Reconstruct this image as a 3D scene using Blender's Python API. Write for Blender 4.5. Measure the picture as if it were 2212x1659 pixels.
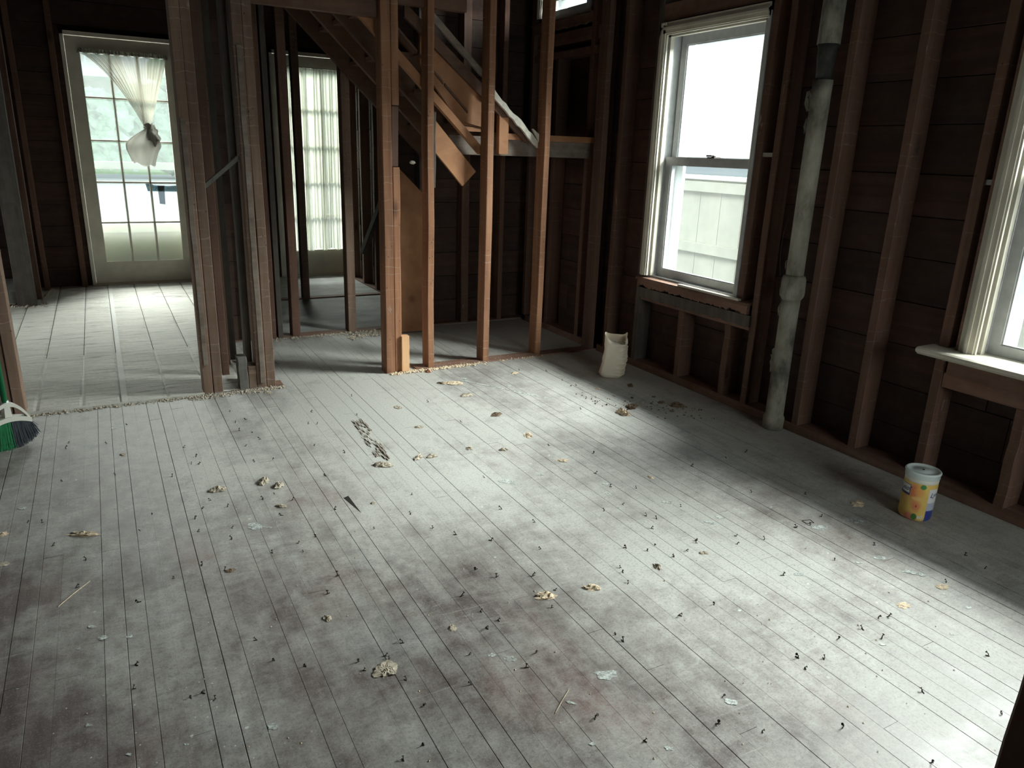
import bpy, math, random
from mathutils import Vector, Matrix, noise
R = random.Random(7)
S = bpy.context.scene
C = S.collection
for o in list(bpy.data.objects): bpy.data.objects.remove(o)

# ---------------------------------------------------------------- camera
yaw, pitch, roll = 0.50755673, -0.30242798, 0.03418262
fw = Vector((math.sin(yaw)*math.cos(pitch), math.cos(yaw)*math.cos(pitch), math.sin(pitch)))
rt = Vector((math.cos(yaw), -math.sin(yaw), 0)); up = rt.cross(fw)
r2 = math.cos(roll)*rt + math.sin(roll)*up; u2 = -math.sin(roll)*rt + math.cos(roll)*up
cd = bpy.data.cameras.new('camera'); cam = bpy.data.objects.new('camera', cd); C.objects.link(cam)
M = Matrix((r2, u2, -fw)).transposed().to_4x4(); M.translation = (0, 0, 1.29)
cam.matrix_world = M
cd.sensor_width = 36; cd.sensor_fit = 'HORIZONTAL'; cd.lens = 25.958; cd.clip_start = 0.02
S.camera = cam

# ---------------------------------------------------------------- world, lights, exposure
w = bpy.data.worlds.new('overcast'); S.world = w; w.use_nodes = True
bg = w.node_tree.nodes['Background']; bg.inputs[0].default_value = (0.83, 0.93, 1.0, 1); bg.inputs[1].default_value = 1.5

def area(name, loc, target, sx, sy, power, col=(0.9, 0.96, 1.0), spread=180):
    l = bpy.data.lights.new(name, 'AREA'); l.shape = 'RECTANGLE'; l.size = sx; l.size_y = sy
    l.energy = power; l.color = col; l.spread = math.radians(spread)
    o = bpy.data.objects.new(name, l); C.objects.link(o); o.location = loc
    d = (Vector(target)-Vector(loc)).normalized()
    o.rotation_euler = d.to_track_quat('-Z', 'Y').to_euler()
    return o
area('sky_light_right', (7.2, 1.3, 4.15), (2.9, 1.3, 1.4), 8.6, 2.9, 6700, (1.0, .985, .955))
area('sky_light_front', (.6, 12.5, 4.6), (.6, 7.8, 1.2), 5.0, 3.6, 1150, (1.0, .99, .95), 80)
area('sky_light_behind', (1.9, -4.2, 2.6), (1.9, -1.8, 1.2), 3.2, 3.0, 300, (1.0, .98, .94))
area('added_light_left', (-6.0, 5.9, 3.2), (-2.7, 5.9, 1.2), 3.0, 2.6, 350, (1.0, .97, .92))  # no such source seen; added to brighten the left room
vs = S.view_settings; vs.view_transform = 'Standard'; vs.look = 'None'; vs.exposure = 0.0; vs.gamma = 1.0; vs.use_curve_mapping = False

# ---------------------------------------------------------------- materials
class NT:
    def __init__(s, name):
        s.m = bpy.data.materials.new(name); s.m.use_nodes = True; s.t = s.m.node_tree
        s.t.nodes.clear(); s.out = s.n('ShaderNodeOutputMaterial')
    def n(s, t, **k):
        nd = s.t.nodes.new(t)
        for a, v in k.items(): setattr(nd, a, v)
        return nd
    def l(s, a, b): s.t.links.new(a, b)
    def pos(s, sc=(1, 1, 1), obj=False):
        if obj: g = s.n('ShaderNodeTexCoord').outputs['Object']
        else: g = s.n('ShaderNodeNewGeometry').outputs['Position']
        mp = s.n('ShaderNodeMapping'); mp.inputs['Scale'].default_value = sc; s.l(g, mp.inputs['Vector']); return mp.outputs[0]
    def noise(s, vec, scale, detail=4, rough=.55, dist=0):
        nd = s.n('ShaderNodeTexNoise'); nd.inputs['Scale'].default_value = scale; nd.inputs['Detail'].default_value = detail
        nd.inputs['Roughness'].default_value = rough; nd.inputs['Distortion'].default_value = dist; s.l(vec, nd.inputs['Vector']); return nd.outputs['Fac']
    def ramp(s, fac, stops):
        r = s.n('ShaderNodeValToRGB'); e = r.color_ramp.elements
        while len(e) < len(stops): e.new(.5)
        for i, (p, c) in enumerate(stops):
            e[i].position = p; e[i].color = tuple(c)+(1,) if len(c) == 3 else c
        s.l(fac, r.inputs[0]); return r.outputs[0]
    def step(s, fac, a, b):
        r = s.n('ShaderNodeMapRange'); r.inputs[1].default_value = a; r.inputs[2].default_value = b; s.l(fac, r.inputs[0]); return r.outputs[0]
    def math(s, op, a, b=None):
        m = s.n('ShaderNodeMath', operation=op)
        for i, v in enumerate((a, b)):
            if v is None: continue
            if isinstance(v, (int, float)): m.inputs[i].default_value = v
            else: s.l(v, m.inputs[i])
        return m.outputs[0]
    def mix(s, fac, a, b, mode='MIX'):
        m = s.n('ShaderNodeMixRGB', blend_type=mode)
        for i, v in enumerate((fac, a, b)):
            if isinstance(v, (int, float)): m.inputs[i].default_value = v
            elif isinstance(v, tuple): m.inputs[i].default_value = tuple(v)+(1,)
            else: s.l(v, m.inputs[i])
        return m.outputs[0]
    def bsdf(s, col, rough=.7, bump=None, bs=.2, bd=.005, metal=0, spec=.4):
        b = s.n('ShaderNodeBsdfPrincipled')
        if isinstance(col, tuple): b.inputs['Base Color'].default_value = tuple(col)+(1,)
        else: s.l(col, b.inputs['Base Color'])
        if isinstance(rough, (int, float)): b.inputs['Roughness'].default_value = rough
        else: s.l(rough, b.inputs['Roughness'])
        b.inputs['Metallic'].default_value = metal; b.inputs['Specular IOR Level'].default_value = spec
        if bump is not None:
            bp = s.n('ShaderNodeBump'); bp.inputs['Strength'].default_value = bs; bp.inputs['Distance'].default_value = bd
            s.l(bump, bp.inputs['Height']); s.l(bp.outputs[0], b.inputs['Normal'])
        s.l(b.outputs[0], s.out.inputs[0]); return b
    def rnd(s): return s.n('ShaderNodeObjectInfo').outputs['Random']

def wood(name, c1, c2, axis='z', lath=False, dusty=0.0, rough=.75, var=.35, lstr=.5):
    t = NT(name)
    sc = {'z': (26, 26, 1.6), 'x': (1.6, 26, 26), 'y': (26, 1.6, 26), 'o': (9, 9, 9)}[axis]
    p = t.pos(sc); g = t.noise(p, 1.0, 5, .6, .6)
    big = t.noise(t.pos(), 2.3, 3)
    col = t.ramp(g, [(.25, c1), (.75, c2)])
    v = t.math('ADD', t.math('MULTIPLY', t.rnd(), var), t.math('MULTIPLY', big, .7))
    v = t.math('ADD', v, 1-var/2-.35)
    vv = t.n('ShaderNodeCombineXYZ'); [t.l(v, vv.inputs[i]) for i in range(3)]
    col = t.mix(1.0, col, vv.outputs[0], 'MULTIPLY')
    # knots
    vo = t.n('ShaderNodeTexVoronoi'); vo.inputs['Scale'].default_value = 1.0
    ks = {'z': (5, 5, 1.7), 'x': (1.7, 5, 5), 'y': (5, 1.7, 5), 'o': (3, 3, 3)}[axis]
    t.l(t.pos(ks), vo.inputs['Vector'])
    k = t.step(vo.outputs['Distance'], .12, .03)
    col = t.mix(t.math('MULTIPLY', k, .7), col, tuple(x*.35 for x in c1))
    if lath:   # pale plaster lines left by the old laths, nail holes between them
        sp = t.n('ShaderNodeSeparateXYZ'); t.l(t.pos(), sp.inputs[0])
        z = t.math('ADD', sp.outputs[2], t.math('MULTIPLY', t.noise(t.pos((5, 5, 9)), 2.0, 3), .05))
        fr = t.math('FRACT', t.math('MULTIPLY', z, 1/.046))
        ln = t.step(t.math('ABSOLUTE', t.math('SUBTRACT', fr, .5)), .055, .02)
        msk = t.step(t.noise(t.pos((4, 4, 6)), 1.6, 3), .47, .66)
        col = t.mix(t.math('MULTIPLY', t.math('MULTIPLY', ln, msk), lstr), col, (.42, .35, .29))
        v2 = t.n('ShaderNodeTexVoronoi'); v2.inputs['Scale'].default_value = 44; t.l(t.pos((1, 1, .7)), v2.inputs['Vector'])
        h = t.step(v2.outputs['Distance'], .16, .10)
        h = t.math('MULTIPLY', h, t.step(t.noise(t.pos(), 14, 1), .55, .6))
        col = t.mix(t.math('MULTIPLY', h, .8), col, (.02, .012, .01))
        pl = t.step(t.noise(t.pos((14, 14, 3.5)), 1.3, 5, .65), .66, .74)
        col = t.mix(t.math('MULTIPLY', pl, .65), col, (.46, .40, .34))
    if dusty:
        n = t.step(t.noise(t.pos(), 11, 6, .7), .42, .7)
        col = t.mix(t.math('MULTIPLY', n, dusty), col, (.36, .34, .31))
    t.bsdf(col, rough, g, .35, .003)
    return t.m

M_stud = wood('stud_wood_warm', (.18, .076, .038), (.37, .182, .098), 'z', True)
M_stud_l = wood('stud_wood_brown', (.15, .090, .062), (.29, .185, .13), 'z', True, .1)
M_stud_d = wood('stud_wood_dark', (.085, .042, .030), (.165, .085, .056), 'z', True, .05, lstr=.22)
M_stud_b = wood('stud_wood_darkest', (.05, .042, .036), (.11, .09, .075), 'z', False, .1)  # darkest and greyest of the stud tones
M_grey = wood('grey_weathered_wood', (.10, .095, .085), (.2, .19, .17), 'z', False, .3)
M_shx = wood('sheathing_x', (.034, .018, .014), (.072, .036, .024), 'x', False, .05, .8, .5)
M_shy = wood('sheathing_y', (.032, .016, .012), (.072, .032, .022), 'y', False, .05, .8, .5)
M_plate = wood('plate_wood_x', (.12, .06, .04), (.24, .13, .09), 'x', False, .25)
M_platey = wood('plate_wood_y', (.12, .06, .04), (.24, .13, .09), 'y', False, .15)
M_orange = wood('stair_board_wood', (.30, .125, .052), (.45, .215, .10), 'o', False, .02, .6, .1)
M_fresh = wood('fresh_pine', (.60, .30, .14), (.80, .50, .28), 'z', False, 0, .6, .1)
M_landing = wood('landing_joist_wood', (.12, .09, .07), (.25, .19, .15), 'x', False, .35)
M_under = wood('stair_underside_wood', (.09, .045, .03), (.17, .085, .05), 'x', False, .1)

def simple(name, col, rough=.6, bump=0, metal=0, var=0.0, nscale=14):
    t = NT(name); n = t.noise(t.pos(), nscale, 5, .6)
    c = t.ramp(n, [(.3, tuple(x*(1-var) for x in col)), (.7, tuple(min(1, x*(1+var)) for x in col))])
    t.bsdf(c, rough, n if bump else None, bump or .1, .004, metal)
    return t.m
M_paint = simple('aged_cream_paint', (.60, .56, .47), .5, .2, 0, .12, 9)
M_sash = simple('grey_sash_paint', (.47, .48, .48), .5, .15, 0, .12, 20)
M_white = simple('white_vinyl', (.78, .82, .82), .35, 0, 0, .05)
M_doorp = simple('door_paint', (.66, .64, .55), .5, .15, 0, .12, 6)
M_pipe = None
M_dark = simple('dark_underlay', (.02, .016, .013), .9)
M_subfloor = simple('subfloor', (.05, .035, .025), .9)
M_iron = simple('rusty_iron', (.035, .024, .02), .6, .3, .5, .4, 200)
M_plaster = simple('plaster_crumb', (.62, .50, .36), .95, .8, 0, .35, 70)
M_plaster_g = simple('grey_plaster', (.44, .38, .30), .95, .8, 0, .4, 60)
M_dirt = simple('dark_debris', (.16, .11, .07), .95, .8, 0, .6, 60)
M_leaf = simple('dry_brown_leaf', (.26, .10, .06), .8, .3, 0, .3, 60)
M_rim = simple('lock_metal', (.35, .34, .31), .4, 0, .7, .1)
def splat_mat():
    t = NT('dried_white_paint'); n = t.noise(t.pos(), 130, 4, .7); n2 = t.noise(t.pos(), 30, 3, .6)
    b = t.bsdf((.56, .59, .56), .5); tr = t.n('ShaderNodeBsdfTransparent'); m = t.n('ShaderNodeMixShader')
    f = t.step(t.math('ADD', t.math('MULTIPLY', n, .5), t.math('MULTIPLY', n2, .5)), .60, .44)
    t.l(f, m.inputs[0]); t.l(tr.outputs[0], m.inputs[1]); t.l(b.outputs[0], m.inputs[2]); t.l(m.outputs[0], t.out.inputs[0]); return t.m
M_splat = splat_mat()
M_drop = simple('white_plaster_strip', (.66, .62, .54), .9, .6, 0, .2, 30)

def pipe_mat():
    t = NT('whitewashed_pipe'); n = t.noise(t.pos((1, 1, .5)), 9, 6, .65)
    c = t.ramp(n, [(.34, (.09, .085, .07)), (.50, (.25, .235, .19)), (.75, (.42, .40, .33))])
    t.bsdf(c, .8, n, .5, .006); return t.m
M_pipe = pipe_mat()
M_pipe_dark = simple('tarry_pipe_joint', (.035, .035, .03), .7, .6, 0, .5, 30)

def floor_mat():
    t = NT('dusty_floorboard')
    g = t.noise(t.pos((30, 2.2, 10)), 1.0, 5, .6, .4)
    base = t.ramp(g, [(.25, (.095, .072, .067)), (.75, (.165, .135, .128))])
    v = t.math('ADD', t.math('MULTIPLY', t.rnd(), .20), .90)
    vv = t.n('ShaderNodeCombineXYZ'); [t.l(v, vv.inputs[i]) for i in range(3)]
    base = t.mix(1.0, base, vv.outputs[0], 'MULTIPLY')
    # worn old red and blue-grey paint patches
    rp = t.step(t.noise(t.pos((1.6, .8, 1)), 1.5, 5, .6), .53, .68)
    base = t.mix(t.math('MULTIPLY', rp, .5), base, (.26, .165, .14))
    bp = t.step(t.noise(t.pos((1.2, .9, 3)), 2.1, 5, .6), .55, .7)
    base = t.mix(t.math('MULTIPLY', bp, .5), base, (.15, .17, .18))
    # dust: film, thicker towards the partition; left foreground darkened to paint light falloff
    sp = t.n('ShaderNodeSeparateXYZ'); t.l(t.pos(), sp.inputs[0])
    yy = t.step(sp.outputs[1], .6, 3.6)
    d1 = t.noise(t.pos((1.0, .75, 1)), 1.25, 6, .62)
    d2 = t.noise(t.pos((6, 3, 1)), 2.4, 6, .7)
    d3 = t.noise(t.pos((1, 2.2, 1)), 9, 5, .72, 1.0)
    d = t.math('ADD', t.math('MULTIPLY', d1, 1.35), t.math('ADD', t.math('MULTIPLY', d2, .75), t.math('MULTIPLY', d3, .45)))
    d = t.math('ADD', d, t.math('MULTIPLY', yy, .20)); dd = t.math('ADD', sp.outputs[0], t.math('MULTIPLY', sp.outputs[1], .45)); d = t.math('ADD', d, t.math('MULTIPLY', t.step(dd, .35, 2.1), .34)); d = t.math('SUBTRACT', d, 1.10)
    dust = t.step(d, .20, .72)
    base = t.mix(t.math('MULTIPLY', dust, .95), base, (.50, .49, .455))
    # scuffs and scratches running across
    s1 = t.step(t.noise(t.pos((3, 46, 1)), 1.2, 4, .7, 1.6), .60, .72)
    s2 = t.step(t.noise(t.pos((42, 5, 1)), 1.0, 4, .7, 2.2), .62, .74)
    sm = t.step(t.noise(t.pos(), 1.9, 3), .42, .62)
    sc = t.math('MULTIPLY', t.math('MAXIMUM', s1, s2), sm)
    base = t.mix(t.math('MULTIPLY', sc, .5), base, (.50, .49, .46))
    # fine speckle
    f = t.noise(t.pos(), 240, 2, .6)
    base = t.mix(t.math('MULTIPLY', t.step(f, .56, .75), .30), base, (.55, .55, .53))
    f3 = t.noise(t.pos(), 120, 3, .7)
    base = t.mix(t.math('MULTIPLY', t.step(f3, .5, .32), .35), base, (.06, .055, .05))
    # dried paint specks
    for scl, th, m0, col in ((16, .085, .50, (.62, .64, .62)), (42, .10, .54, (.66, .67, .65)), (8, .06, .50, (.55, .58, .57))):
        vo = t.n('ShaderNodeTexVoronoi'); vo.inputs['Scale'].default_value = scl
        wv = t.n('ShaderNodeMixRGB', blend_type='ADD'); wv.inputs[0].default_value = .012
        nn = t.n('ShaderNodeTexNoise'); nn.inputs['Scale'].default_value = 30; t.l(t.pos((1, 1, 0)), nn.inputs['Vector'])
        t.l(t.pos((1, 1, 0)), wv.inputs[1]); t.l(nn.outputs['Color'], wv.inputs[2]); t.l(wv.outputs[0], vo.inputs['Vector'])
        k = t.step(vo.outputs['Distance'], th, th*.7)
        sel = t.n('ShaderNodeSeparateXYZ'); t.l(vo.outputs['Color'], sel.inputs[0])
        k = t.math('MULTIPLY', k, t.step(sel.outputs[0], m0, m0+.02))
        k = t.math('MULTIPLY', k, t.step(t.noise(t.pos(), 1.1, 3), .47, .55))
        base = t.mix(t.math('MULTIPLY', k, .8), base, col)
    rough = dust; rough = t.math('ADD', t.math('MULTIPLY', rough, .3), .42)
    h = t.math('ADD', t.math('MULTIPLY', g, .5), t.math('MULTIPLY', f3, .5))
    t.bsdf(base, rough, h, .25, .002, 0, .5)
    return t.m
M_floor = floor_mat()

def mortar_mat():
    t = NT('dusty_mortar_bed')
    r = t.noise(t.pos((2.2, 16, 1)), 1.6, 6, .65, .8)
    r2 = t.noise(t.pos((9, 22, 1)), 1.5, 5, .7, 1.2)
    c = t.ramp(r, [(.30, (.27, .25, .22)), (.42, (.50, .48, .43)), (.7, (.62, .60, .54))])
    c = t.mix(t.math('MULTIPLY', t.step(r2, .62, .74), .45), c, (.17, .155, .14))  # dark smears paint the ridges' shadows into the colour
    sp = t.n('ShaderNodeSeparateXYZ'); t.l(t.pos(), sp.inputs[0])
    t.bsdf(c, .9, t.math('ADD', r, t.math('MULTIPLY', r2, .6)), .8, .02)
    return t.m
M_mortar = mortar_mat()
M_hall = NT('hall_floor'); _t = M_hall; _n = _t.noise(_t.pos((1, 1.6, 1)), 3, 6, .65)
_t.bsdf(_t.ramp(_n, [(.3, (.20, .195, .18)), (.7, (.40, .395, .37))]), .7, _n, .3, .01); M_hall = _t.m

def glass_mat(name, film, tint=(.93, .98, .97), filmcol=(.86, .90, .92), blot=.25):
    t = NT(name)
    tr = t.n('ShaderNodeBsdfTransparent'); tr.inputs[0].default_value = tint+(1,)
    gl = t.n('ShaderNodeBsdfGlossy'); gl.inputs['Roughness'].default_value = .08
    tl = t.n('ShaderNodeBsdfTranslucent'); tl.inputs[0].default_value = filmcol+(1,)
    m1 = t.n('ShaderNodeMixShader'); m1.inputs[0].default_value = .05; t.l(tr.outputs[0], m1.inputs[1]); t.l(gl.outputs[0], m1.inputs[2])
    n = t.noise(t.pos(), 7, 6, .65)
    f = t.math('ADD', film, t.math('MULTIPLY', t.math('SUBTRACT', n, .5), blot))
    m2 = t.n('ShaderNodeMixShader'); t.l(f, m2.inputs[0]); t.l(m1.outputs[0], m2.inputs[1]); t.l(tl.outputs[0], m2.inputs[2])
    t.l(m2.outputs[0], t.out.inputs[0]); return t.m
M_glass = glass_mat('dusty_glass', .010, blot=.008)
M_glass_hazy = glass_mat('hazy_glass', .030, blot=.02)
M_glass_clear = glass_mat('door_glass', .03, blot=.02)

def cloth_mat(name, col, tr=.25):
    t = NT(name)
    a = t.n('ShaderNodeBsdfTransparent'); b = t.n('ShaderNodeBsdfTranslucent'); d = t.n('ShaderNodeBsdfDiffuse')
    b.inputs[0].default_value = col+(1,); d.inputs[0].default_value = col+(1,)
    m = t.n('ShaderNodeMixShader'); m.inputs[0].default_value = .35; t.l(b.outputs[0], m.inputs[1]); t.l(d.outputs[0], m.inputs[2])
    m2 = t.n('ShaderNodeMixShader'); m2.inputs[0].default_value = 1-tr; t.l(a.outputs[0], m2.inputs[1]); t.l(m.outputs[0], m2.inputs[2])
    t.l(m2.outputs[0], t.out.inputs[0]); return t.m
M_sheer = cloth_mat('sheer_curtain_cloth', (.20, .185, .145), .20)
M_knot = cloth_mat('bunched_curtain_cloth', (.36, .35, .32), .03)
M_curt2 = cloth_mat('pleated_curtain_cloth', (.30, .30, .245), .13)

# ---------------------------------------------------------------- mesh helpers
class MB:
    def __init__(s): s.v = []; s.f = []
    def box(s, x0, x1, y0, y1, z0, z1):
        b = len(s.v)
        s.v += [(x0,y0,z0),(x1,y0,z0),(x1,y1,z0),(x0,y1,z0),(x0,y0,z1),(x1,y0,z1),(x1,y1,z1),(x0,y1,z1)]
        s.f += [tuple(b+i for i in f) for f in ((0,3,2,1),(4,5,6,7),(0,1,5,4),(1,2,6,5),(2,3,7,6),(3,0,4,7))]; return s
    def prism(s, pts, a, b, axis='y'):
        """polygon extruded along an axis; pts are (x,z) for y, (y,z) for x, (x,y) for z"""
        def P(p, t): return {'y': (p[0], t, p[1]), 'x': (t, p[0], p[1]), 'z': (p[0], p[1], t)}[axis]
        k = len(s.v); n = len(pts); s.v += [P(p, a) for p in pts]+[P(p, b) for p in pts]
        s.f += [tuple(k+i for i in range(n))[::-1], tuple(k+n+i for i in range(n))]
        for i in range(n): j = (i+1) % n; s.f.append((k+i, k+j, k+n+j, k+n+i))
        return s
    def tube(s, p0, p1, r0, r1=None, n=12, cap=True):
        r1 = r0 if r1 is None else r1; p0 = Vector(p0); p1 = Vector(p1); d = (p1-p0).normalized()
        a = d.orthogonal().normalized(); b = d.cross(a); k = len(s.v)
        for p, r in ((p0, r0), (p1, r1)):
            for i in range(n):
                t = 2*math.pi*i/n; s.v.append(tuple(p+r*(math.cos(t)*a+math.sin(t)*b)))
        for i in range(n): j = (i+1) % n; s.f.append((k+i, k+j, k+n+j, k+n+i))
        if cap: s.f += [tuple(k+i for i in range(n))[::-1], tuple(k+n+i for i in range(n))]
        return s
    def lathe(s, c, prof, n=32):
        k = len(s.v)
        for r, z in prof:
            for i in range(n):
                t = 2*math.pi*i/n; s.v.append((c[0]+r*math.cos(t), c[1]+r*math.sin(t), c[2]+z))
        for q in range(len(prof)-1):
            for i in range(n):
                j = (i+1) % n; s.f.append((k+q*n+i, k+q*n+j, k+(q+1)*n+j, k+(q+1)*n+i))
        s.f += [tuple(k+i for i in range(n))[::-1], tuple(k+(len(prof)-1)*n+i for i in range(n))]
        return s
    def grid(s, fn, nu, nv, wrap=False):
        k = len(s.v); U = nu if wrap else nu+1
        for j in range(nv+1):
            for i in range(U): s.v.append(tuple(fn(i/nu, j/nv)))
        for j in range(nv):
            for i in range(nu):
                a = k+j*U+i; b = k+j*U+(i+1) % U; s.f.append((a, b, b+U, a+U))
        return s
    def stud(s, x0, x1, y0, y1, z0, z1, seg=6, am=.0022, bev=.003, seed=None):
        """sawn timber standing upright: chamfered edges and a slightly crooked run"""
        r = random.Random(seed if seed is not None else int((x0*91+y0*37)*1000)); k = len(s.v); b = bev
        ring = [(x0+b,y0),(x1-b,y0),(x1,y0+b),(x1,y1-b),(x1-b,y1),(x0+b,y1),(x0,y1-b),(x0,y0+b)]
        for q in range(seg+1):
            z = z0+(z1-z0)*q/seg; dx = r.uniform(-am, am); dy = r.uniform(-am, am)
            for (x, y) in ring: s.v.append((x+dx+r.uniform(-.0006,.0006), y+dy, z))
        for q in range(seg):
            for i in range(8): j = (i+1) % 8; s.f.append((k+q*8+i, k+q*8+j, k+q*8+8+j, k+q*8+8+i))
        s.f += [tuple(k+i for i in range(8))[::-1], tuple(k+seg*8+i for i in range(8))]
        return s
    def plank(s, a0, a1, b0, b1, t0, t1, axis, bev=.0025):
        """board: runs a0..a1 along axis, b = other direction, t = thickness direction, face at t0 chamfered.
        axis 'y': b=x, t=z (floor) ; 'wx': runs x, b=z, t=y ; 'wy': runs y, b=z, t=x"""
        pts = [(b0, t1), (b1, t1), (b1, t0+bev*(1 if t1 > t0 else -1)), (b1-bev, t0), (b0+bev, t0), (b0, t0+bev*(1 if t1 > t0 else -1))]
        k = len(s.v)
        for a in (a0, a1):
            for (b, t) in pts:
                s.v.append({'y': (b, a, t), 'wx': (a, t, b), 'wy': (t, a, b)}[axis])
        s.f += [tuple(k+i for i in range(6)), tuple(k+6+i for i in range(6))[::-1]]
        for i in range(6): j = (i+1) % 6; s.f.append((k+j, k+i, k+6+i, k+6+j))
        return s
    def build(s, name, mat, parent=None, loc=(0, 0, 0), smooth=False):
        me = bpy.data.meshes.new(name); L = Vector(loc)
        off = L if parent is None else L+pw(parent)
        me.from_pydata([tuple(Vector(v)-off) for v in s.v], [], s.f); me.update()
        import bmesh
        bm = bmesh.new(); bm.from_mesh(me); bmesh.ops.recalc_face_normals(bm, faces=bm.faces); bm.to_mesh(me); bm.free()
        if smooth: me.polygons.foreach_set('use_smooth', [True]*len(me.polygons))
        mats = mat if isinstance(mat, (list, tuple)) else [mat]
        for m in mats: me.materials.append(m)
        o = bpy.data.objects.new(name, me); C.objects.link(o); o.location = loc
        if parent is not None: o.parent = parent
        return o
def pw(o):
    v = Vector(o.location)
    while o.parent: o = o.parent; v += o.location
    return v
def tag(o, label=None, cat=None, group=None, kind=None):
    if label: o['label'] = label
    if cat: o['category'] = cat
    if group: o['group'] = group
    if kind: o['kind'] = kind
    return o
def thing(name, loc, label, cat, group=None, kind=None):
    o = bpy.data.objects.new(name, None); C.objects.link(o); o.location = loc; o.empty_display_size = .1
    return tag(o, label, cat, group, kind)
def P(parent): return lambda mb, name, mat, **k: mb.build(name, mat, parent, **k)

H = 2.62       # ceiling underside
XR = 2.93      # room side of the right wall studs
XS = 3.03      # sheathing face on the right wall
Y1 = 4.09      # front face of the middle partition
Y2 = 5.18      # front face of the rear partition
YF = 7.79      # front wall of the house (with the two glazed doors)

# ---------------------------------------------------------------- floors
fl = MB().box(-2.7, 3.2, -1.9, 8.0, -.12, -.021).build('floor', M_subfloor)
tag(fl, 'worn strip floor of narrow dusty boards with nails and plaster crumbs', 'floor', kind='structure')
BW = .0545
x = 2.93; cnt = 0
gaps = {}
while x > -.66:
    w_ = BW; x0 = x-w_
    g = R.choice([.0001, .0002, .0003, .0003, .0005, .0008, .0012, .0024])
    ends = [-.2]; y = R.uniform(.6, 3.2)
    while y < 5.10:
        ends.append(y); y += R.uniform(1.1, 2.9)
    ends.append(5.17)
    top0 = R.uniform(-.0003, .0003)
    for a, b in zip(ends[:-1], ends[1:]):
        t = top0+R.uniform(-.0005, .0005)
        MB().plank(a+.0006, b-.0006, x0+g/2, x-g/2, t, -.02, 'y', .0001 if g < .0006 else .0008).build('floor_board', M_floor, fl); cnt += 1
    x = x0
m = MB()
while x > -2.68:
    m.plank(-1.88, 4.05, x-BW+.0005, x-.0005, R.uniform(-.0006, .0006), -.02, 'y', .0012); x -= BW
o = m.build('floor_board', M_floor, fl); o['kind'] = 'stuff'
m = MB(); x = 2.93
while x > -.66:
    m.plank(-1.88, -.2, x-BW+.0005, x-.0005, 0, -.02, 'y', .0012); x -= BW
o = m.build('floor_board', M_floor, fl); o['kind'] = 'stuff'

# left room floor: mortar-coated strips with trowel ridges
f2 = MB().box(-2.68, .72, 4.17, 7.79, -.02, -.012).build('floor_left', M_subfloor)
tag(f2, 'pale mortar-coated strip floor of the left room with trowel ridges', 'floor', kind='structure')
def ridge(x, y):
    n = noise.noise(Vector((x*3.2, y*24, 3.1)))+.6*noise.noise(Vector((x*9, y*60, 7.7)))
    n2 = noise.noise(Vector((x*1.4, y*2.0, 1.3)))
    return .0035*max(0, n)*(0.6+n2)+.0012*noise.noise(Vector((x*40, y*40, 0)))
xs = [-2.68]
while xs[-1] < .70: xs.append(xs[-1]+.2)
xs = [round(.012-.2*i, 3) for i in range(13, 0, -1)]+[-.012, .205, .41, .60, .715]
xs = [v for v in xs if v > -2.65]; xs = [-2.66]+xs
for a, b in zip(xs[:-1], xs[1:]):
    if b-a < .01: continue
    nx = max(3, int((b-a)/.012)); ny = 300 if b > -1.0 else 40
    def fn(u, v, a=a, b=b):
        X = a+.002+(b-a-.004)*u; Y = 4.085+(7.78-4.085)*v
        e = min(u, 1-u)*(b-a)
        return (X, Y, .0045+ridge(X, Y)-(.004 if e < .004 else 0))
    MB().grid(fn, nx, ny).build('subfloor_strip', M_mortar, f2)
MB().box(-.010, .018, 4.10, 7.70, -.01, .0075).build('joint_strip', simple('mortar_joint', (.52, .51, .47), .9, .5, 0, .1, 60), f2)

# hall floor and bay floor
f3 = MB().box(.72, 3.0, 5.18, 7.79, -.02, .002).build('floor_hall', M_hall)
tag(f3, 'grey dusty floor of the narrow hall behind the partition', 'floor', kind='structure')

# ---------------------------------------------------------------- right wall
wr = MB()
def holes_wall(mb, t0, t1, a0, a1, z0, z1, holes, axis):
    """solid wall slab with rectangular holes (ha0,ha1,hz0,hz1)"""
    cuts = sorted({a0, a1, *[h[0] for h in holes], *[h[1] for h in holes]})
    for p, q in zip(cuts[:-1], cuts[1:]):
        hs = sorted([(h[2], h[3]) for h in holes if h[0] <= p+1e-6 and h[1] >= q-1e-6])
        z = z0
        for h0, h1 in hs+[(z1, z1)]:
            if h0 > z+1e-6:
                if axis == 'y': mb.box(t0, t1, p, q, z, h0)
                else: mb.box(p, q, t0, t1, z, h0)
            z = max(z, h1)
    return mb
WIN = [(2.84, 3.62, .585, 1.985), (.82, 1.60, .585, 1.985), (4.42, 5.03, 2.19, 2.52), (-1.2, -.42, .585, 1.985)]
wall_r = holes_wall(MB(), 3.052, 3.12, -1.9, 8.0, -.2, 4.4, WIN, 'y').build('wall_right', M_dark)
tag(wall_r, 'open-stud outer wall on the right with dark plank sheathing', 'wall', kind='structure')
def rows(z0, z1, h=.185):
    z = z0; r = random.Random(3)
    while z < z1-.02:
        hh = h*r.uniform(.92, 1.08); yield z, min(z+hh, z1); z += hh
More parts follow.
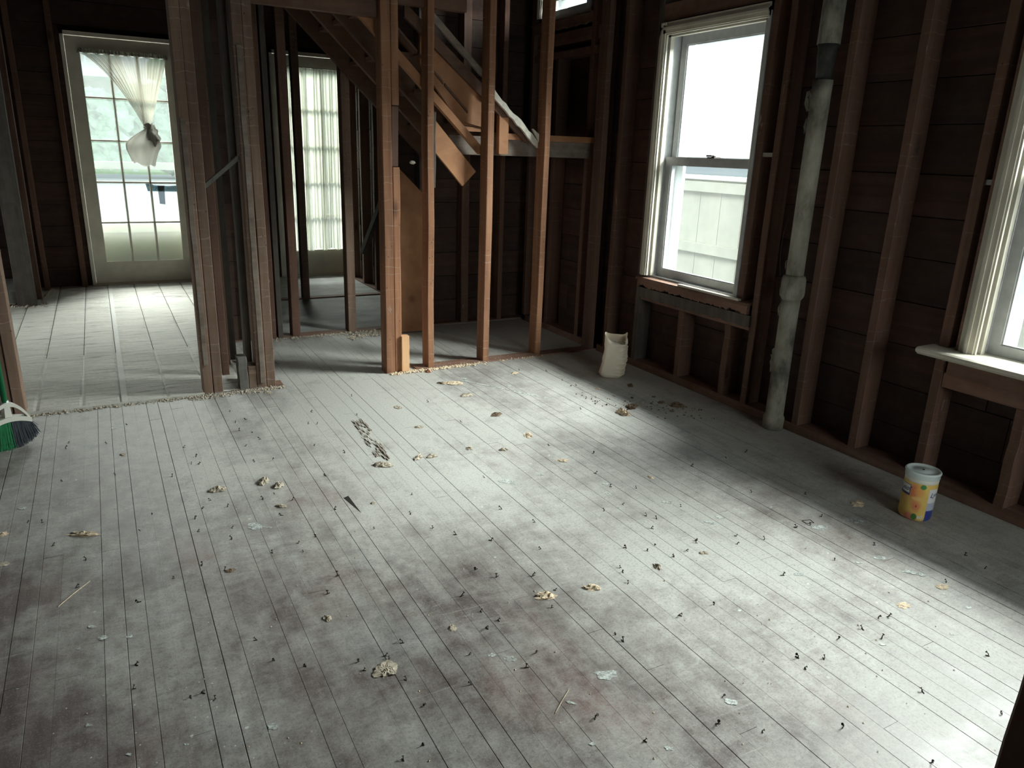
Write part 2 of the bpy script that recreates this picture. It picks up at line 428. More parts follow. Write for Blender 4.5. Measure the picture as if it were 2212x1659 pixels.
def sheathe(parent, axis, a0, a1, z0, z1, t0, t1, holes, mat, seed=1, seglen=(1.4, 3.4)):
    r = random.Random(seed)
    for q0, q1 in rows(z0, z1):
        segs = [(a0, a1)]
        for h in holes:
            if h[3] > q0+.02 and h[2] < q1-.02:
                n = []
                for s0, s1 in segs:
                    if h[0] > s0 and h[0] < s1: n.append((s0, h[0]))
                    if h[1] < s1 and h[1] > s0: n.append((h[1], s1))
                    if h[1] <= s0 or h[0] >= s1: n.append((s0, s1))
                segs = n
        for s0, s1 in segs:
            p = s0
            while p < s1-.03:
                e = p+r.uniform(*seglen)
                if s1-e < .5: e = s1
                d = r.uniform(-.0025, .0025)
                MB().plank(p+.001, e-.001, q0+.0012, q1-.0012, t0+d, t1, axis, .002).build('sheathing_board', mat, parent); p = e
sheathe(wall_r, 'wy', -1.85, 7.78, 0, 2.72, XS, 3.05, WIN, M_shy, 5)
sheathe(wall_r, 'wy', 4.10, 5.45, 2.75, 4.2, XS, 3.05, WIN, M_shy, 6)
def wstud(y, z0=.045, z1=H, d=.0, mat=None, wdt=.042, name='wall_stud'):
    return MB().stud(XR+d, XS-.001, y-wdt/2, y+wdt/2, z0, z1).build(name, mat or M_stud_d, wall_r)
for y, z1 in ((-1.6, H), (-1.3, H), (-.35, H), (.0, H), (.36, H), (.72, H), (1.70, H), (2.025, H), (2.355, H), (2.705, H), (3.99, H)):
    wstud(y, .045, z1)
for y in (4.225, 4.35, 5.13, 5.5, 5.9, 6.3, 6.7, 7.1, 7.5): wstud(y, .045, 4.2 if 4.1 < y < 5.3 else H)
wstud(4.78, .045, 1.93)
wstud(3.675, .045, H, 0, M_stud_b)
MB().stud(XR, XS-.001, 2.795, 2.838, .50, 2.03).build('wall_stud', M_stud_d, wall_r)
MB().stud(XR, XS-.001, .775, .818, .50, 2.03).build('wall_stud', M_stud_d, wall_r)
for y in (3.257, 2.878): wstud(y, .045, .44)
for y in (1.36, 1.0): wstud(y, .045, .44)
for a, b in ((-1.85, 4.08), (5.3, 7.7)):
    MB().box(XR, XS-.001, a, b, 0, .045).build('sole_plate', M_platey, wall_r)
MB().box(XR, XS-.001, 4.19, 5.1, 0, .045).build('sole_plate', M_platey, wall_r)
# rough sills and headers at windows
for (a, b) in ((2.73, 3.65), (.745, 1.675)):
    MB().box(XR+.004, XS-.002, a, b, .44, .50).build('rough_sill', M_platey, wall_r)
    MB().box(XR+.004, XS-.002, a, b, 2.03, 2.12).build('window_header', M_platey, wall_r)
MB().box(XR+.004, XS-.002, 4.30, 5.11, 1.93, 1.975).build('rough_sill', M_platey, wall_r)
MB().box(XR+.03, XS-.002, 4.30, 5.11, 2.02, 2.10).build('rough_sill', M_platey, wall_r)
# pale offcuts of flashing between stud and casing
for y0, y1, z in ((3.63, 3.70, 1.335), (2.69, 2.80, 1.315), (1.60, 1.70, 1.235)):
    MB().box(XR+.01, XR+.016, y0, y1, z, z+.02).build('metal_strip', M_rim, wall_r)

def window(name, y0, y1, z0, z1, label, both=False):
    """double-hung window; y0..y1, z0..z1 = jamb opening"""
    t = thing(name, (XS, (y0+y1)/2, z0), label, 'window', kind='structure'); B = P(t)
    # jamb box
    m = MB(); m.box(XR-.004, 3.12, y0-.02, y0, z0, z1); m.box(XR-.004, 3.12, y1, y1+.02, z0, z1)
    m.box(XR-.004, 3.12, y0-.02, y1+.02, z1, z1+.02); m.box(XR+.02, 3.13, y0-.02, y1+.02, z0-.03, z0)
    B(m, 'jamb', M_sash)
    # casing, moulded: three steps
    c = .075
    m = MB()
    for k, (i0, i1, th) in enumerate(((0, c, .010), (.008, c-.02, .018), (.03, c-.03, .024))):
        a0, a1 = y0+.002-0, y0
        m.box(XR-.004-th, XR-.004, y1-.012+i0*0.9-.0, y1-.012+i1*0.9+.0, z0-.0, z1+.055-i0*.2)
        if both: m.box(XR-.004-th, XR-.004, y0+.012-i1*0.9, y0+.012-i0*0.9, z0-.0, z1+.055-i0*.2)
        m.box(XR-.004-th, XR-.004, (y0+.012-i1*.9) if both else y0-.018, y1-.012+i1*.9, z1-.012+i0*.9, z1-.012+i1*.9)
    B(m, 'casing', M_paint)
    # stops
    m = MB(); s = .02
    m.box(XR+.01, XR+.035, y0, y0+s, z0, z1); m.box(XR+.01, XR+.035, y1-s, y1, z0, z1); m.box(XR+.01, XR+.035, y0, y1, z1-s, z1)
    B(m, 'stop', M_paint)
    zm = z0+(z1-z0)*.5
    def sash(nm, xa, xb, za, zb, gm, bot, top):
        s_ = MB(); st = .045
        s_.box(xa, xb, y0+.012, y0+.012+st, za, zb); s_.box(xa, xb, y1-.012-st, y1-.012, za, zb)
        s_.box(xa, xb, y0+.012+st, y1-.012-st, za, za+bot); s_.box(xa, xb, y0+.012+st, y1-.012-st, zb-top, zb)
        # glazing bead
        q = .006; xm = (xa+xb)/2
        o = B(s_, nm, M_sash)
        g = MB().box(xm-.002, xm+.002, y0+.012+st-.004, y1-.012-st+.004, za+bot-.004, zb-top+.004).build('pane', gm, o)
        bd = MB(); Y0, Y1_, Z0, Z1 = y0+.012+st, y1-.012-st, za+bot, zb-top
        bd.box(xa+.006, xm-.003, Y0, Y0+q, Z0, Z1); bd.box(xa+.006, xm-.003, Y1_-q, Y1_, Z0, Z1)
        bd.box(xa+.006, xm-.003, Y0+q, Y1_-q, Z0, Z0+q); bd.box(xa+.006, xm-.003, Y0+q, Y1_-q, Z1-q, Z1)
        bd.build('glazing_bead', M_sash, o)
        return o
    sash('upper_sash', 3.030, 3.062, zm-.012, z1, M_glass_hazy, .028, .055)
    lo = sash('lower_sash', 2.990, 3.024, z0, zm+.018, M_glass, .045, .042)
    # white storm window tracks outside
    m = MB(); m.box(3.085, 3.105, y0+.0, y0+.035, z0, z1); m.box(3.085, 3.105, y1-.035-.025, y1, z0, z1); m.box(3.085, 3.105, y0, y1, zm-.01, zm+.012); m.box(3.085, 3.105, y0, y1, z1-.03, z1)
    B(m, 'storm_frame', M_white)
    lk = MB(); yc = (y0+y1)/2-.02
    lk.box(2.985, 3.03, yc-.028, yc+.028, zm+.018, zm+.024); lk.lathe((3.005, yc, zm+.024), [(.012, 0), (.013, .006), (.007, .010)], 12)
    lk.box(2.985, 2.998, yc-.005, yc+.035, zm+.026, zm+.034)
    B(lk, 'sash_lock', M_iron)
    return t
w1 = window('window_1', 2.86, 3.60, .60, 1.965, 'double-hung window left of the white pipe, cream casing, splintered sill, fence outside')
# splintered sill under window 1
def splinter(y0, y1, zb, zt, x0, x1, seed, amp):
    r = random.Random(seed); n = 120; pts = []
    for i in range(n+1):
        y = y0+(y1-y0)*i/n; pts.append((y, zb+amp*(.55*abs(noise.noise(Vector((y*9, seed, 0))))*1.6+.35*r.random()**2)))
    pts = pts+[(y1, zt), (y0, zt)]
    return MB().prism(pts, x0, x1, 'x')
o = splinter(2.74, 3.66, .522, .572, XR-.02, XR+.002, 4, .035).build('splintered_apron', M_platey, w1)
o = MB().prism([(XR-.04, .572), (XR-.03, .585), (3.06, .600), (3.06, .572)], 2.735, 3.665, 'y').build('sill', M_platey, w1)
MB().box(XR-.028, XR-.006, 2.80, 3.28, .586, .598).build('sill_lip', M_paint, w1)
o = splinter(2.72, 3.67, .455, .520, XR-.012, XR+.002, 9, .02).build('splintered_board', M_stud_b, w1)
w2 = window('window_2', .82, 1.575, .60, 1.965, 'double-hung window at the right edge with a rounded cream stool')
pts = [(XR-.095+.0, .577), (XR-.105, .583), (XR-.108, .590), (XR-.105, .597), (XR-.095, .602), (3.0, .604), (3.0, .572), (XR-.09, .572)]
MB().prism(pts, .68, 1.745, 'y').build('stool', M_paint, w2)
MB().box(XR-.010, XR+.002, .73, 1.66, .50, .571).build('apron', M_platey, w2)
MB().box(XR-.012, XR-.002, 1.628, 1.643, .60, 2.03).build('casing_edge', M_platey, w2)
w3 = window('window_3', 4.44, 5.01, 2.21, 2.50, 'small high window above the stair landing')  # unseen top kept low to cut the light entering the stairwell
MB().prism([(XR-.03, 2.165), (XR-.02, 2.18), (3.06, 2.205), (3.06, 2.165)], 4.36, 5.12, 'y').build('sill', M_platey, w3)
splinter(4.36, 5.11, 2.11, 2.165, XR-.012, XR+.002, 12, .02).build('apron', M_platey, w3)
w4 = window('window_4', -1.18, -.44, .60, 1.965, 'double-hung window in the right wall behind the camera')

# ---------------------------------------------------------------- back and left walls (behind the camera)
BH = [(1.2, 2.6, .6, 2.0)]
wb = holes_wall(MB(), -1.98, -1.9, -2.7, 3.12, -.2, H+.1, BH, 'x').build('wall_back', M_dark); tag(wb, 'dark wall behind the camera with one window opening', 'wall', kind='structure')
LH = [(5.2, 6.7, .6, 2.0)]  # unseen opening added to let light onto the left room floor
wl = holes_wall(MB(), -2.78, -2.7, -1.98, 8.0, -.2, H+.1, LH, 'y').build('wall_left', M_dark); tag(wl, 'dark plank wall at the far left of the room', 'wall', kind='structure')
sheathe(wb, 'wx', -2.68, 3.02, 0, H, -1.89, -1.9, BH, M_shx, 8)
sheathe(wl, 'wy', -1.88, 7.78, 0, H, -2.69, -2.7, LH, M_shy, 9)
for k, (a, b, hx) in enumerate(((1.2, 2.6, 'b'), (5.2, 6.7, 'l'))):  # the left one is added to brighten the left room
    t = thing('window_%d' % (5+k), (0, 0, .6), 'plain unseen window opening, assumed for its light', 'window', kind='structure')
    m = MB(); g = MB()
    for (p, q, z0, z1) in ((a, a+.05, .6, 2), (b-.05, b, .6, 2), (a, b, .6, .65), (a, b, 1.95, 2), (a, b, 1.28, 1.32)):
        if hx == 'b': m.box(p, q, -1.96, -1.92, z0, z1)
        else: m.box(-2.76, -2.72, p, q, z0, z1)
    if hx == 'b': g.box(a, b, -1.942, -1.938, .6, 2)
    else: g.box(-2.742, -2.738, a, b, .6, 2)
    m.build('window_frame', M_paint, t); g.build('pane', M_glass, t)

# ceilings
c1 = holes_wall(MB(), 0, 1, 0, 1, 0, 1, [], 'x')
c1 = MB(); c1.box(-2.78, 3.12, -1.98, 4.18, H, H+.1); c1.box(-2.78, .30, 4.18, 8.0, H, H+.1); c1.box(.30, 3.12, 5.30, 8.0, H, H+.1)
c1 = c1.build('ceiling', M_shx); tag(c1, 'dark plank ceiling above the rooms', 'ceiling', kind='structure')
c2 = MB(); c2.box(.2, 3.12, 4.18, 5.35, 4.25, 4.35); c2.box(.20, .30, 4.18, 5.35, H, 4.3); c2.box(.2, 3.12, 4.10, 4.18, H+.1, 4.3); c2.box(.2, 3.12, 5.30, 5.36, H+.1, 4.3)
c2 = c2.build('ceiling_stairwell', M_shx); tag(c2, 'dark closure of the stairwell shaft', 'ceiling', kind='structure')

# ---------------------------------------------------------------- middle partition (row of studs across the picture)
wm = MB().box(1.60, 2.94, Y1+.002, Y1+.098, 0, .010).build('wall_middle', M_plate)
tag(wm, 'open partition of bare studs between the front room and the stairs', 'wall', kind='structure')
def ms(x0, x1, z0=.0, z1=H, y0=Y1, dep=.095, mat=None, name='partition_stud', **k):
    return MB().stud(x0, x1, y0, y0+dep, z0, z1, **k).build(name, mat or M_stud, wm)
# cluster left of the hall opening (double post), then the post pair, then single studs
tag(ms(-.475, -.427, mat=M_stud_l), 'red-brown end stud behind the broom')
ms(-.530, -.478, mat=M_stud_l, y0=Y1+.01); ms(-.9, -.85, mat=M_stud_l); ms(-1.3, -1.25, mat=M_stud_l); ms(-1.7, -1.65, mat=M_stud_l); ms(-2.1, -2.05, mat=M_stud_l); ms(-2.5, -2.45, mat=M_stud_l)
ms(.384, .431, mat=M_stud_l, y0=Y1-.004); ms(.434, .482, mat=M_stud_l, y0=Y1)
tag(ms(.566, .614, 0, .185, mat=M_grey, name='cripple_stud', y0=Y1-.002, dep=.075), 'short grey block at the foot of the post')
ms(.617, .659, 0, .13, mat=M_stud_l, name='cripple_stud', y0=Y1-.001)
ms(.660, .709, mat=M_stud_l, y0=Y1-.002); ms(.712, .759, mat=M_stud_l, y0=Y1+.006)
ms(1.408, 1.462, y0=Y1-.004); ms(1.465, 1.506, 0, 1.195, y0=Y1, name='partition_stud'); ms(1.465, 1.506, 1.20, 1.515, y0=Y1+.012, mat=M_stud_d, seg=3); ms(1.465, 1.507, 1.522, H, y0=Y1)
ms(1.676, 1.716, y0=Y1); ms(2.055, 2.098, y0=Y1+.004); ms(2.462, 2.503, y0=Y1+.03)
ms(2.885, 2.927, y0=Y1+.02, mat=M_stud_d)
ms(1.717, 1.737, 1.085, 1.50, y0=Y1+.025, dep=.06, mat=M_stud_b, name='sister_strip', seg=3)
# strip of broken lath down the post
MB().stud(.676, .700, Y1-.010, Y1-.003, .03, 1.75, 14, .002, .001, 5).build('lath_strip', M_landing, wm)
MB().stud(.392, .415, Y1-.014, Y1-.005, .16, 1.4, 12, .002, .001, 6).build('lath_strip', M_landing, wm)
# doubled header over the hall opening
MB().box(.762, 1.405, Y1+.045, Y1+.094, 1.955, 2.06).build('header', M_under, wm)
MB().box(1.508, 1.93, Y1+.045, Y1+.094, 2.035, 2.12).build('header', M_under, wm)
MB().box(-.425, .384, Y1+.01, Y1+.09, 2.10, 2.2).build('header', M_under, wm)
MB().box(-2.68, 2.92, Y1+.0, Y1+.095, H-.045, H-.001).build('top_plate', M_under, wm)
# sole plates
MB().box(.36, .80, Y1+.0, Y1+.095, 0, .004).build('sole_plate', M_plate, wm)
tb = MB().stud(1.50, 1.548, Y1-.018, Y1+.03, .0, .225, 2, .0, .002).build('wood_block', M_fresh)
tag(tb, 'short fresh-cut pine block standing at the foot of the double post', 'block')
# diagonal bridging blocks between posts at the left
for (a, b) in (((.475, Y1+.05, 1.075), (.655, Y1+.05, 1.225)), ((.765, Y1+.5, 1.15), (.93, Y1+.95, 1.2))):
    m = MB(); A = Vector(a); B_ = Vector(b); m.tube(A, B_, .014, .014, 4); m.build('brace', M_grey, wm)

# wall running back between left room and hall
wh = MB().box(.70, .80, 5.25, 7.7, 0, .012).build('wall_hall_left', M_plate); tag(wh, 'dark stud partition between the left room and the hall', 'wall', kind='structure')
for i, (x0, x1, y0, y1, mt) in enumerate(((.56, .60, 4.62, 4.70, M_stud_l), (.61, .65, 4.72, 4.80, M_stud_b), (.60, .69, 5.18, 5.22, M_stud_d), (.71, .80, 5.62, 5.66, M_stud_d), (.71, .80, 6.08, 6.12, M_stud_d), (.71, .80, 6.55, 6.59, M_stud_d), (.735, .80, 7.0, 7.04, M_stud_d), (.77, .80, 7.45, 7.49, M_stud_b),
    (.625, .66, 4.20, 4.27, M_stud_b), (.52, .56, 4.40, 4.48, M_stud_d))):
    MB().stud(x0, x1, y0, y1, .0, H).build('partition_stud', mt, wh)
m = MB()
sheathe(wh, 'wx', .66, .95, 0, H, 5.215, 5.235, [], M_shx, 14, (.4, .9))
sheathe(wh, 'wy', 5.24, 7.78, 0, H, .805, .82, [], M_shy, 15)

# rear partition
w_r = MB().box(.70, 2.94, Y2+.004, Y2+.09, 0, .010).build('wall_rear', M_plate); tag(w_r, 'rear stud partition behind the stairs', 'wall', kind='structure')
for x0, x1, z1, mt in ((.78, .82, H, M_stud_b), (.945, .99, H, M_stud_d), (1.00, 1.035, H, M_stud_b), (1.10, 1.156, H, M_stud_d), (1.503, 1.562, H, M_stud_l), (2.40, 2.462, 4.2, M_stud_d), (2.06, 2.10, 4.2, M_stud_b), (2.72, 2.76, 4.2, M_stud_d)):
    MB().stud(x0, x1, Y2, Y2+.09, .005, z1).build('partition_stud', mt, w_r)
sheathe(w_r, 'wx', 1.84, 3.02, 0, 4.2, Y2+.10, Y2+.115, [], M_shx, 16)
MB().box(.70, 2.94, Y2+.10, Y2+.14, 2.4, H).build('header', M_under, w_r)
MB().box(.70, 2.04, Y2+.0, Y2+.095, 2.50, H-.002).build('top_plate', M_under, w_r)
MB().prism([(1.835, .006), (2.045, .006), (2.045, .98), (1.835, 1.18)], 5.03, 5.055, 'y').build('wide_board', M_orange, w_r)

# hall right wall with diagonal brace
wx_ = MB().box(2.23, 2.33, 5.3, 7.7, 0, .012).build('wall_hall_right', M_platey); tag(wx_, 'dark stud wall at the right side of the hall with a diagonal brace', 'wall', kind='structure')
for y in (5.55, 5.95, 6.30, 6.72, 7.1, 7.5): MB().stud(2.23, 2.32, y, y+.045, .0, H).build('partition_stud', M_stud_b if y < 6.5 else M_stud_l, wx_)
sheathe(wx_, 'wy', 5.3, 7.78, 0, H, 2.335, 2.35, [], M_shy, 17)
MB().tube((2.215, 6.15, 1.12), (2.215, 7.05, .33), .035, .035, 4).build('brace', M_stud_b, wx_)
MB().stud(1.96, 2.03, 5.62, 5.66, .95, 1.5).build('hanging_stud', M_orange, wx_) if False else None
MB().stud(2.19, 2.225, 6.02, 6.10, .0, 1.75).build('pale_stud', M_orange, wx_)

# stud standing in the hall
w7 = MB().stud(1.492, 1.552, 6.52, 6.60, 0, H, mat if False else 6).build('hall_stud', M_stud_l); tag(w7, 'single bare stud standing in the hall before the pleated curtain', 'stud')
MB().box(.70, 2.22, 6.52, 6.60, .002, .012).build('hall_sill', M_plate); tag(bpy.data.objects['hall_sill'], 'low worn wooden sill across the hall floor', 'sill', kind='structure')

# left room side wall stub
w8 = MB().stud(-.655, -.525, 6.90, 7.0, 0, H, 6).build('wall_left_room', M_stud_b); tag(w8, 'dark corner post and short wall at the left of the glazed door', 'wall', kind='structure')
MB().stud(-.83, -.79, 6.90, 6.98, 0, H).build('wall_stud', M_stud_d, w8); MB().stud(-.54, -.50, 7.2, 7.28, 0, H).build('wall_stud', M_stud_d, w8); MB().stud(-.50, -.46, 7.60, 7.68, 0, H).build('wall_stud', M_stud_d, w8)
sheathe(w8, 'wy', 7.0, 7.78, 0, H, -.555, -.57, [], M_shy, 20)
MB().box(-1.3, -.66, 7.05, 7.75, 0, .10).build('hearth_step', M_grey, w8)

# ---------------------------------------------------------------- front wall with the two glazed doors
FH = [(-.11, .80, -.2, 2.13), (1.58, 2.34, -.2, 2.13)]
wf = holes_wall(MB(), YF+.035, YF+.12, -2.7, 3.12, -.2, H+.1, [(-.11, .80, 0.0, 2.13), (1.58, 2.34, 0.0, 2.13)], 'x').build('wall_far', M_dark)
tag(wf, 'far plank wall with two glazed doors', 'wall', kind='structure')
sheathe(wf, 'wx', -2.68, 3.02, 0, H, YF, YF+.03, [(-.11, .80, 0, 2.13), (1.58, 2.34, 0, 2.13)], M_shx, 21)
for x in (-2.2, -1.7, -1.2, -.215, .86, 1.2): MB().stud(x, x+.045, YF-.09, YF-.002, 0, H).build('wall_stud', M_stud_d, wf)

def door(name, x0, x1, gx0, gx1, gz0, gz1, zt, label, casing=True):
    t = thing(name, ((x0+x1)/2, YF, 0), label, 'door', kind='structure'); B = P(t)
    yf = YF-.02; yb = YF+.025
    m = MB(); m.box(x0, gx0, yf, yb, .02, zt); m.box(gx1, x1, yf, yb, .02, zt); B(m, 'stile', M_doorp)
    m = MB(); m.box(gx0, gx1, yf, yb, .02, gz0); B(m, 'bottom_rail', M_doorp)
    m = MB(); m.box(gx0, gx1, yf, yb, gz1, zt); B(m, 'top_rail', M_doorp)
    m = MB(); m.box(x0-.03, x0-.002, YF-.035, YF+.10, 0, zt+.035); m.box(x1+.002, x1+.03, YF-.035, YF+.10, 0, zt+.035); m.box(x0-.03, x1+.03, YF-.035, YF+.10, zt+.006, zt+.035)
    m.box(x0-.02, x1+.02, YF-.045, YF+.08, 0, .018)
    B(m, 'door_frame', M_doorp)
    mw = .020
    for i in (1, 2):
        xc = gx0+(gx1-gx0)*i/3; MB().prism([(xc-mw/2, yb-.01), (xc+mw/2, yb-.01), (xc+mw/2, yf+.010), (xc+.004, yf+.002), (xc-.004, yf+.002), (xc-mw/2, yf+.010)], gz0, gz1, 'z').build('muntin', M_doorp, t)
    for i in (1, 2, 3, 4):
        zc = gz0+(gz1-gz0)*i/5; MB().prism([(yb-.01, zc-mw/2), (yb-.01, zc+mw/2), (yf+.010, zc+mw/2), (yf+.002, zc+.004), (yf+.002, zc-.004), (yf+.010, zc-mw/2)], gx0, gx1, 'x').build('muntin', M_doorp, t)
    for i in range(3):
        for j in range(5):
            a = gx0+(gx1-gx0)*i/3; b = gx0+(gx1-gx0)*(i+1)/3; c = gz0+(gz1-gz0)*j/5; d = gz0+(gz1-gz0)*(j+1)/5
            MB().box(a, b, YF+.004, YF+.007, c, d).build('pane', M_glass_clear, t)
    return t
d1 = door('door_1', -.098, .775, .008, .660, .214, 1.992, 2.118, 'glazed door with fifteen panes behind the knotted curtain')
d2 = door('door_2', 1.60, 2.325, 1.70, 2.225, .27, 1.99, 2.118, 'glazed door behind the straight pleated curtain in the hall')
sd = thing('storm_door', (.33, YF+.16, 0), 'pale storm door outside the left glazed door', 'door'); B = P(sd)
m = MB(); y0, y1 = YF+.14, YF+.165; m.box(-.1, -.03, y0, y1, 0, 2.1); m.box(.70, .78, y0, y1, 0, 2.1); m.box(-.03, .70, y0, y1, 2.02, 2.1); B(m, 'frame', M_white)
B(MB().box(-.03, .70, y0, y1, 1.035, 1.10), 'cross_rail', simple('grey_green_rail', (.34, .38, .35), .5))
m = MB(); m.box(-.03, .70, y0, y1, 0, .46); m.box(-.03, .70, y0-.008, y1, .46, .54); B(m, 'kick_panel', simple('cream_panel', (.62, .62, .50), .5))

# curtain 1: sheer cloth gathered to a knot
ck = thing('knotted_curtain', (.34, YF-.07, 2.0), 'sheer off-white curtain twisted into a big knot before the glazed door', 'curtain')
KX, KZ = .463, 1.42; yc = YF-.055
def cl(u, v):
    xt = .002+.668*u; xb = KX-.028+.056*u
    s = v**(1.0-.22*(1-u)) if v > 0 else 0
    sx = s**(1.05+.5*(u-.3)) if s > 0 else 0
    X = xt+(xb-xt)*sx
    # outer edges belly slightly
    X += .03*math.sin(math.pi*v)*(u-.5)*-1
    Z = 1.985-(1.985-KZ)*v
    A = .013*(1-.55*v)
    Y = yc+A*math.sin(u*math.pi*2*13+1.3*math.sin(3*u)+.8*v)+.006*math.sin(u*77+v*3)-.02*v
    return (X, Y, Z)
MB().grid(cl, 170, 26).build('cloth', M_sheer, ck, smooth=True)
def hd(u, v):
    X = -.005+.68*u; return (X, yc-.004+.010*math.sin(u*math.pi*2*26), 1.985+.035*v+.004*math.sin(u*55))
MB().grid(hd, 200, 3).build('heading', M_sheer, ck, smooth=True)
def blob(c, r, seed, nu=28, nv=16, am=.25, fr=2.2):
    def f(u, v):
        th = u*2*math.pi; ph = v*math.pi
        d = Vector((math.cos(th)*math.sin(ph), math.sin(th)*math.sin(ph), math.cos(ph)))
        k = 1+am*noise.noise(d*fr+Vector((seed, 0, 0)))+am*.5*noise.noise(d*fr*2.4+Vector((0, seed, 0)))
        return (c[0]+d.x*r[0]*k, c[1]+d.y*r[1]*k, c[2]+d.z*r[2]*k)
    m = MB().grid(f, nu, nv, True); return m
m = blob((KX+.006, yc-.02, KZ-.012), (.034, .030, .034), 3, am=.35)
for q in (blob((KX+.035, yc-.03, KZ-.085), (.052, .035, .085), 5, am=.5),):
    n = len(m.v); m.v += q.v; m.f += [tuple(i+n for i in f) for f in q.f]
m.build('knot', M_knot, ck, smooth=True)
def tail(u, v):
    w0 = .022; a = u*2*math.pi
    t = v; W = w0+.125*math.sin(min(1, t*1.9)*math.pi/2)*(1-.45*max(0, t-.45)/.55)
    cx_ = KX-.005-.055*min(1, t*1.6)
    X = cx_+W*math.cos(a); Y = yc-.03+(.018+.012*t)*math.sin(a)+.008*math.sin(a*7+2*t)
    Z = KZ-.03-.30*t-.02*math.cos(a+.6)*t+(.012*math.sin(a*5) if t > .9 else 0)
    return (X, Y, Z)
MB().grid(tail, 64, 18, True).build('tail', M_knot, ck, smooth=True)
def rod(name, x0, x1, z, label, tilt=0):
    t = thing(name, ((x0+x1)/2, YF-.05, z), label, 'rod')
    MB().tube((x0, YF-.05, z), (x1, YF-.05, z-tilt), .005, n=10).build('tube', M_rim, t)
    for x in (x0, x1): MB().box(x-.006, x+.006, YF-.055, YF-.018, z-.012, z+.012).build('bracket', M_rim, t)
    return t
rod('curtain_rod', -.01, .68, 1.995, 'thin rod carrying the knotted curtain on the glazed door')
rod('curtain_rod', 1.69, 2.24, 2.015, 'thin rod carrying the pleated curtain in the hall')
# curtain 2: pleated
c2_ = thing('pleated_curtain', (1.96, YF-.06, 2.0), 'straight sheer pleated curtain over the hall glazed door', 'curtain')
def cl2(u, v):
    X = 1.700+.522*u; fl_ = 1+.5*v
    Y = YF-.055+.011*math.sin(u*2*math.pi*15+2.2*math.sin(u*9)+.9*v)+.005*math.sin(u*111+2*v)
    Z = 2.010-1.735*v-.012*math.sin(u*23)*v
    return (X+.006*math.sin(u*40+v*5), Y, Z)
MB().grid(cl2, 260, 22).build('cloth', M_curt2, c2_, smooth=True)

# hanging sign outside the door glass
sg = thing('hanging_sign', (.54, YF+.02, .9), 'small dark banner with pale mirrored letters hanging behind the door glass', 'sign'); B = P(sg)
M_sign = cloth_mat('navy_sign_cloth', (.10, .15, .17), .04)
B(MB().prism([(.415, .848), (.665, .845), (.665, .902), (.60, .897), (.53, .898), (.47, .904), (.425, .925), (.40, .925)], YF+.012, YF+.014, 'y'), 'banner', M_sign)
B(MB().prism([(.505, .735), (.553, .728), (.555, .80), (.56, .90), (.50, .90), (.503, .80)], YF+.0095, YF+.0115, 'y'), 'ribbon', cloth_mat('grey_ribbon_cloth', (.20, .22, .24), .03))
def text_obj(txt, size, name, mat, parent, fn, shear=0, res=4, ext=0.0):
    cu = bpy.data.curves.new('tmp', 'FONT'); cu.body = txt; cu.size = size; cu.align_x = 'CENTER'; cu.align_y = 'CENTER'; cu.shear = shear; cu.resolution_u = res; cu.extrude = ext; cu.offset = size*.012
    ob = bpy.data.objects.new('tmp', cu); C.objects.link(ob); dg = bpy.context.evaluated_depsgraph_get(); dg.update()
    me = bpy.data.meshes.new_from_object(ob.evaluated_get(dg)); bpy.data.objects.remove(ob)
    off = pw(parent)
    for v in me.vertices: v.co = Vector(fn(v.co))-off
    me.materials.clear(); me.materials.append(mat); me.name = name
    o = bpy.data.objects.new(name, me); C.objects.link(o); o.parent = parent; return o
M_ltr = cloth_mat('pale_letter_cloth', (.5, .48, .36), .15)
text_obj("NIA TIMO'", .040, 'lettering', M_ltr, sg, lambda c: (.462-c.x*.62, YF+.0112, .872+c.y))
text_obj("NAXJ", .040, 'lettering', M_ltr, sg, lambda c: (.612-c.x*.8, YF+.0112, .872+c.y))

# ---------------------------------------------------------------- stairs seen from the side and below
st = thing('staircase', (1.7, 4.65, 1.2), 'old wooden stair flight climbing left from the landing, open underneath', 'staircase'); B = P(st)
def zl(x): return 3.215-.95*x       # underside line of the flight
def para(x0, x1, dz0, dz1): return [(x0, zl(x0)+dz0), (x1, zl(x1)+dz0), (x1, zl(x1)+dz1), (x0, zl(x0)+dz1)]
B(MB().prism([(.62, zl(.62)-.0), (2.06, zl(2.06)-.0+.02), (2.10, zl(2.10)+.075), (.62, zl(.62)+.07)], 4.195, 4.235, 'y'), 'stringer', M_orange)
for y in (4.50, 4.80): B(MB().prism(para(.62, 2.03, 0, .19), y-.02, y+.02, 'y'), 'stringer', M_under)
B(MB().prism(para(.62, 2.12, -.02, .24), 5.10, 5.14, 'y'), 'stringer', M_under)
# loose board with the sawn end, hung under the outer stringer
B(MB().prism([(1.735, 1.495), (2.035, 1.178), (1.948, 1.092), (1.735, 1.318)], 4.200, 4.222, 'y'), 'cut_board', M_orange)
# broad skirt board
B(MB().prism([(1.70, zl(1.70)+.16), (1.975, zl(1.975)+.085), (1.98, 1.46), (2.14, 1.43), (2.14, 1.62), (1.70, 1.94)], 4.262, 4.284, 'y'), 'skirt_board', M_orange)
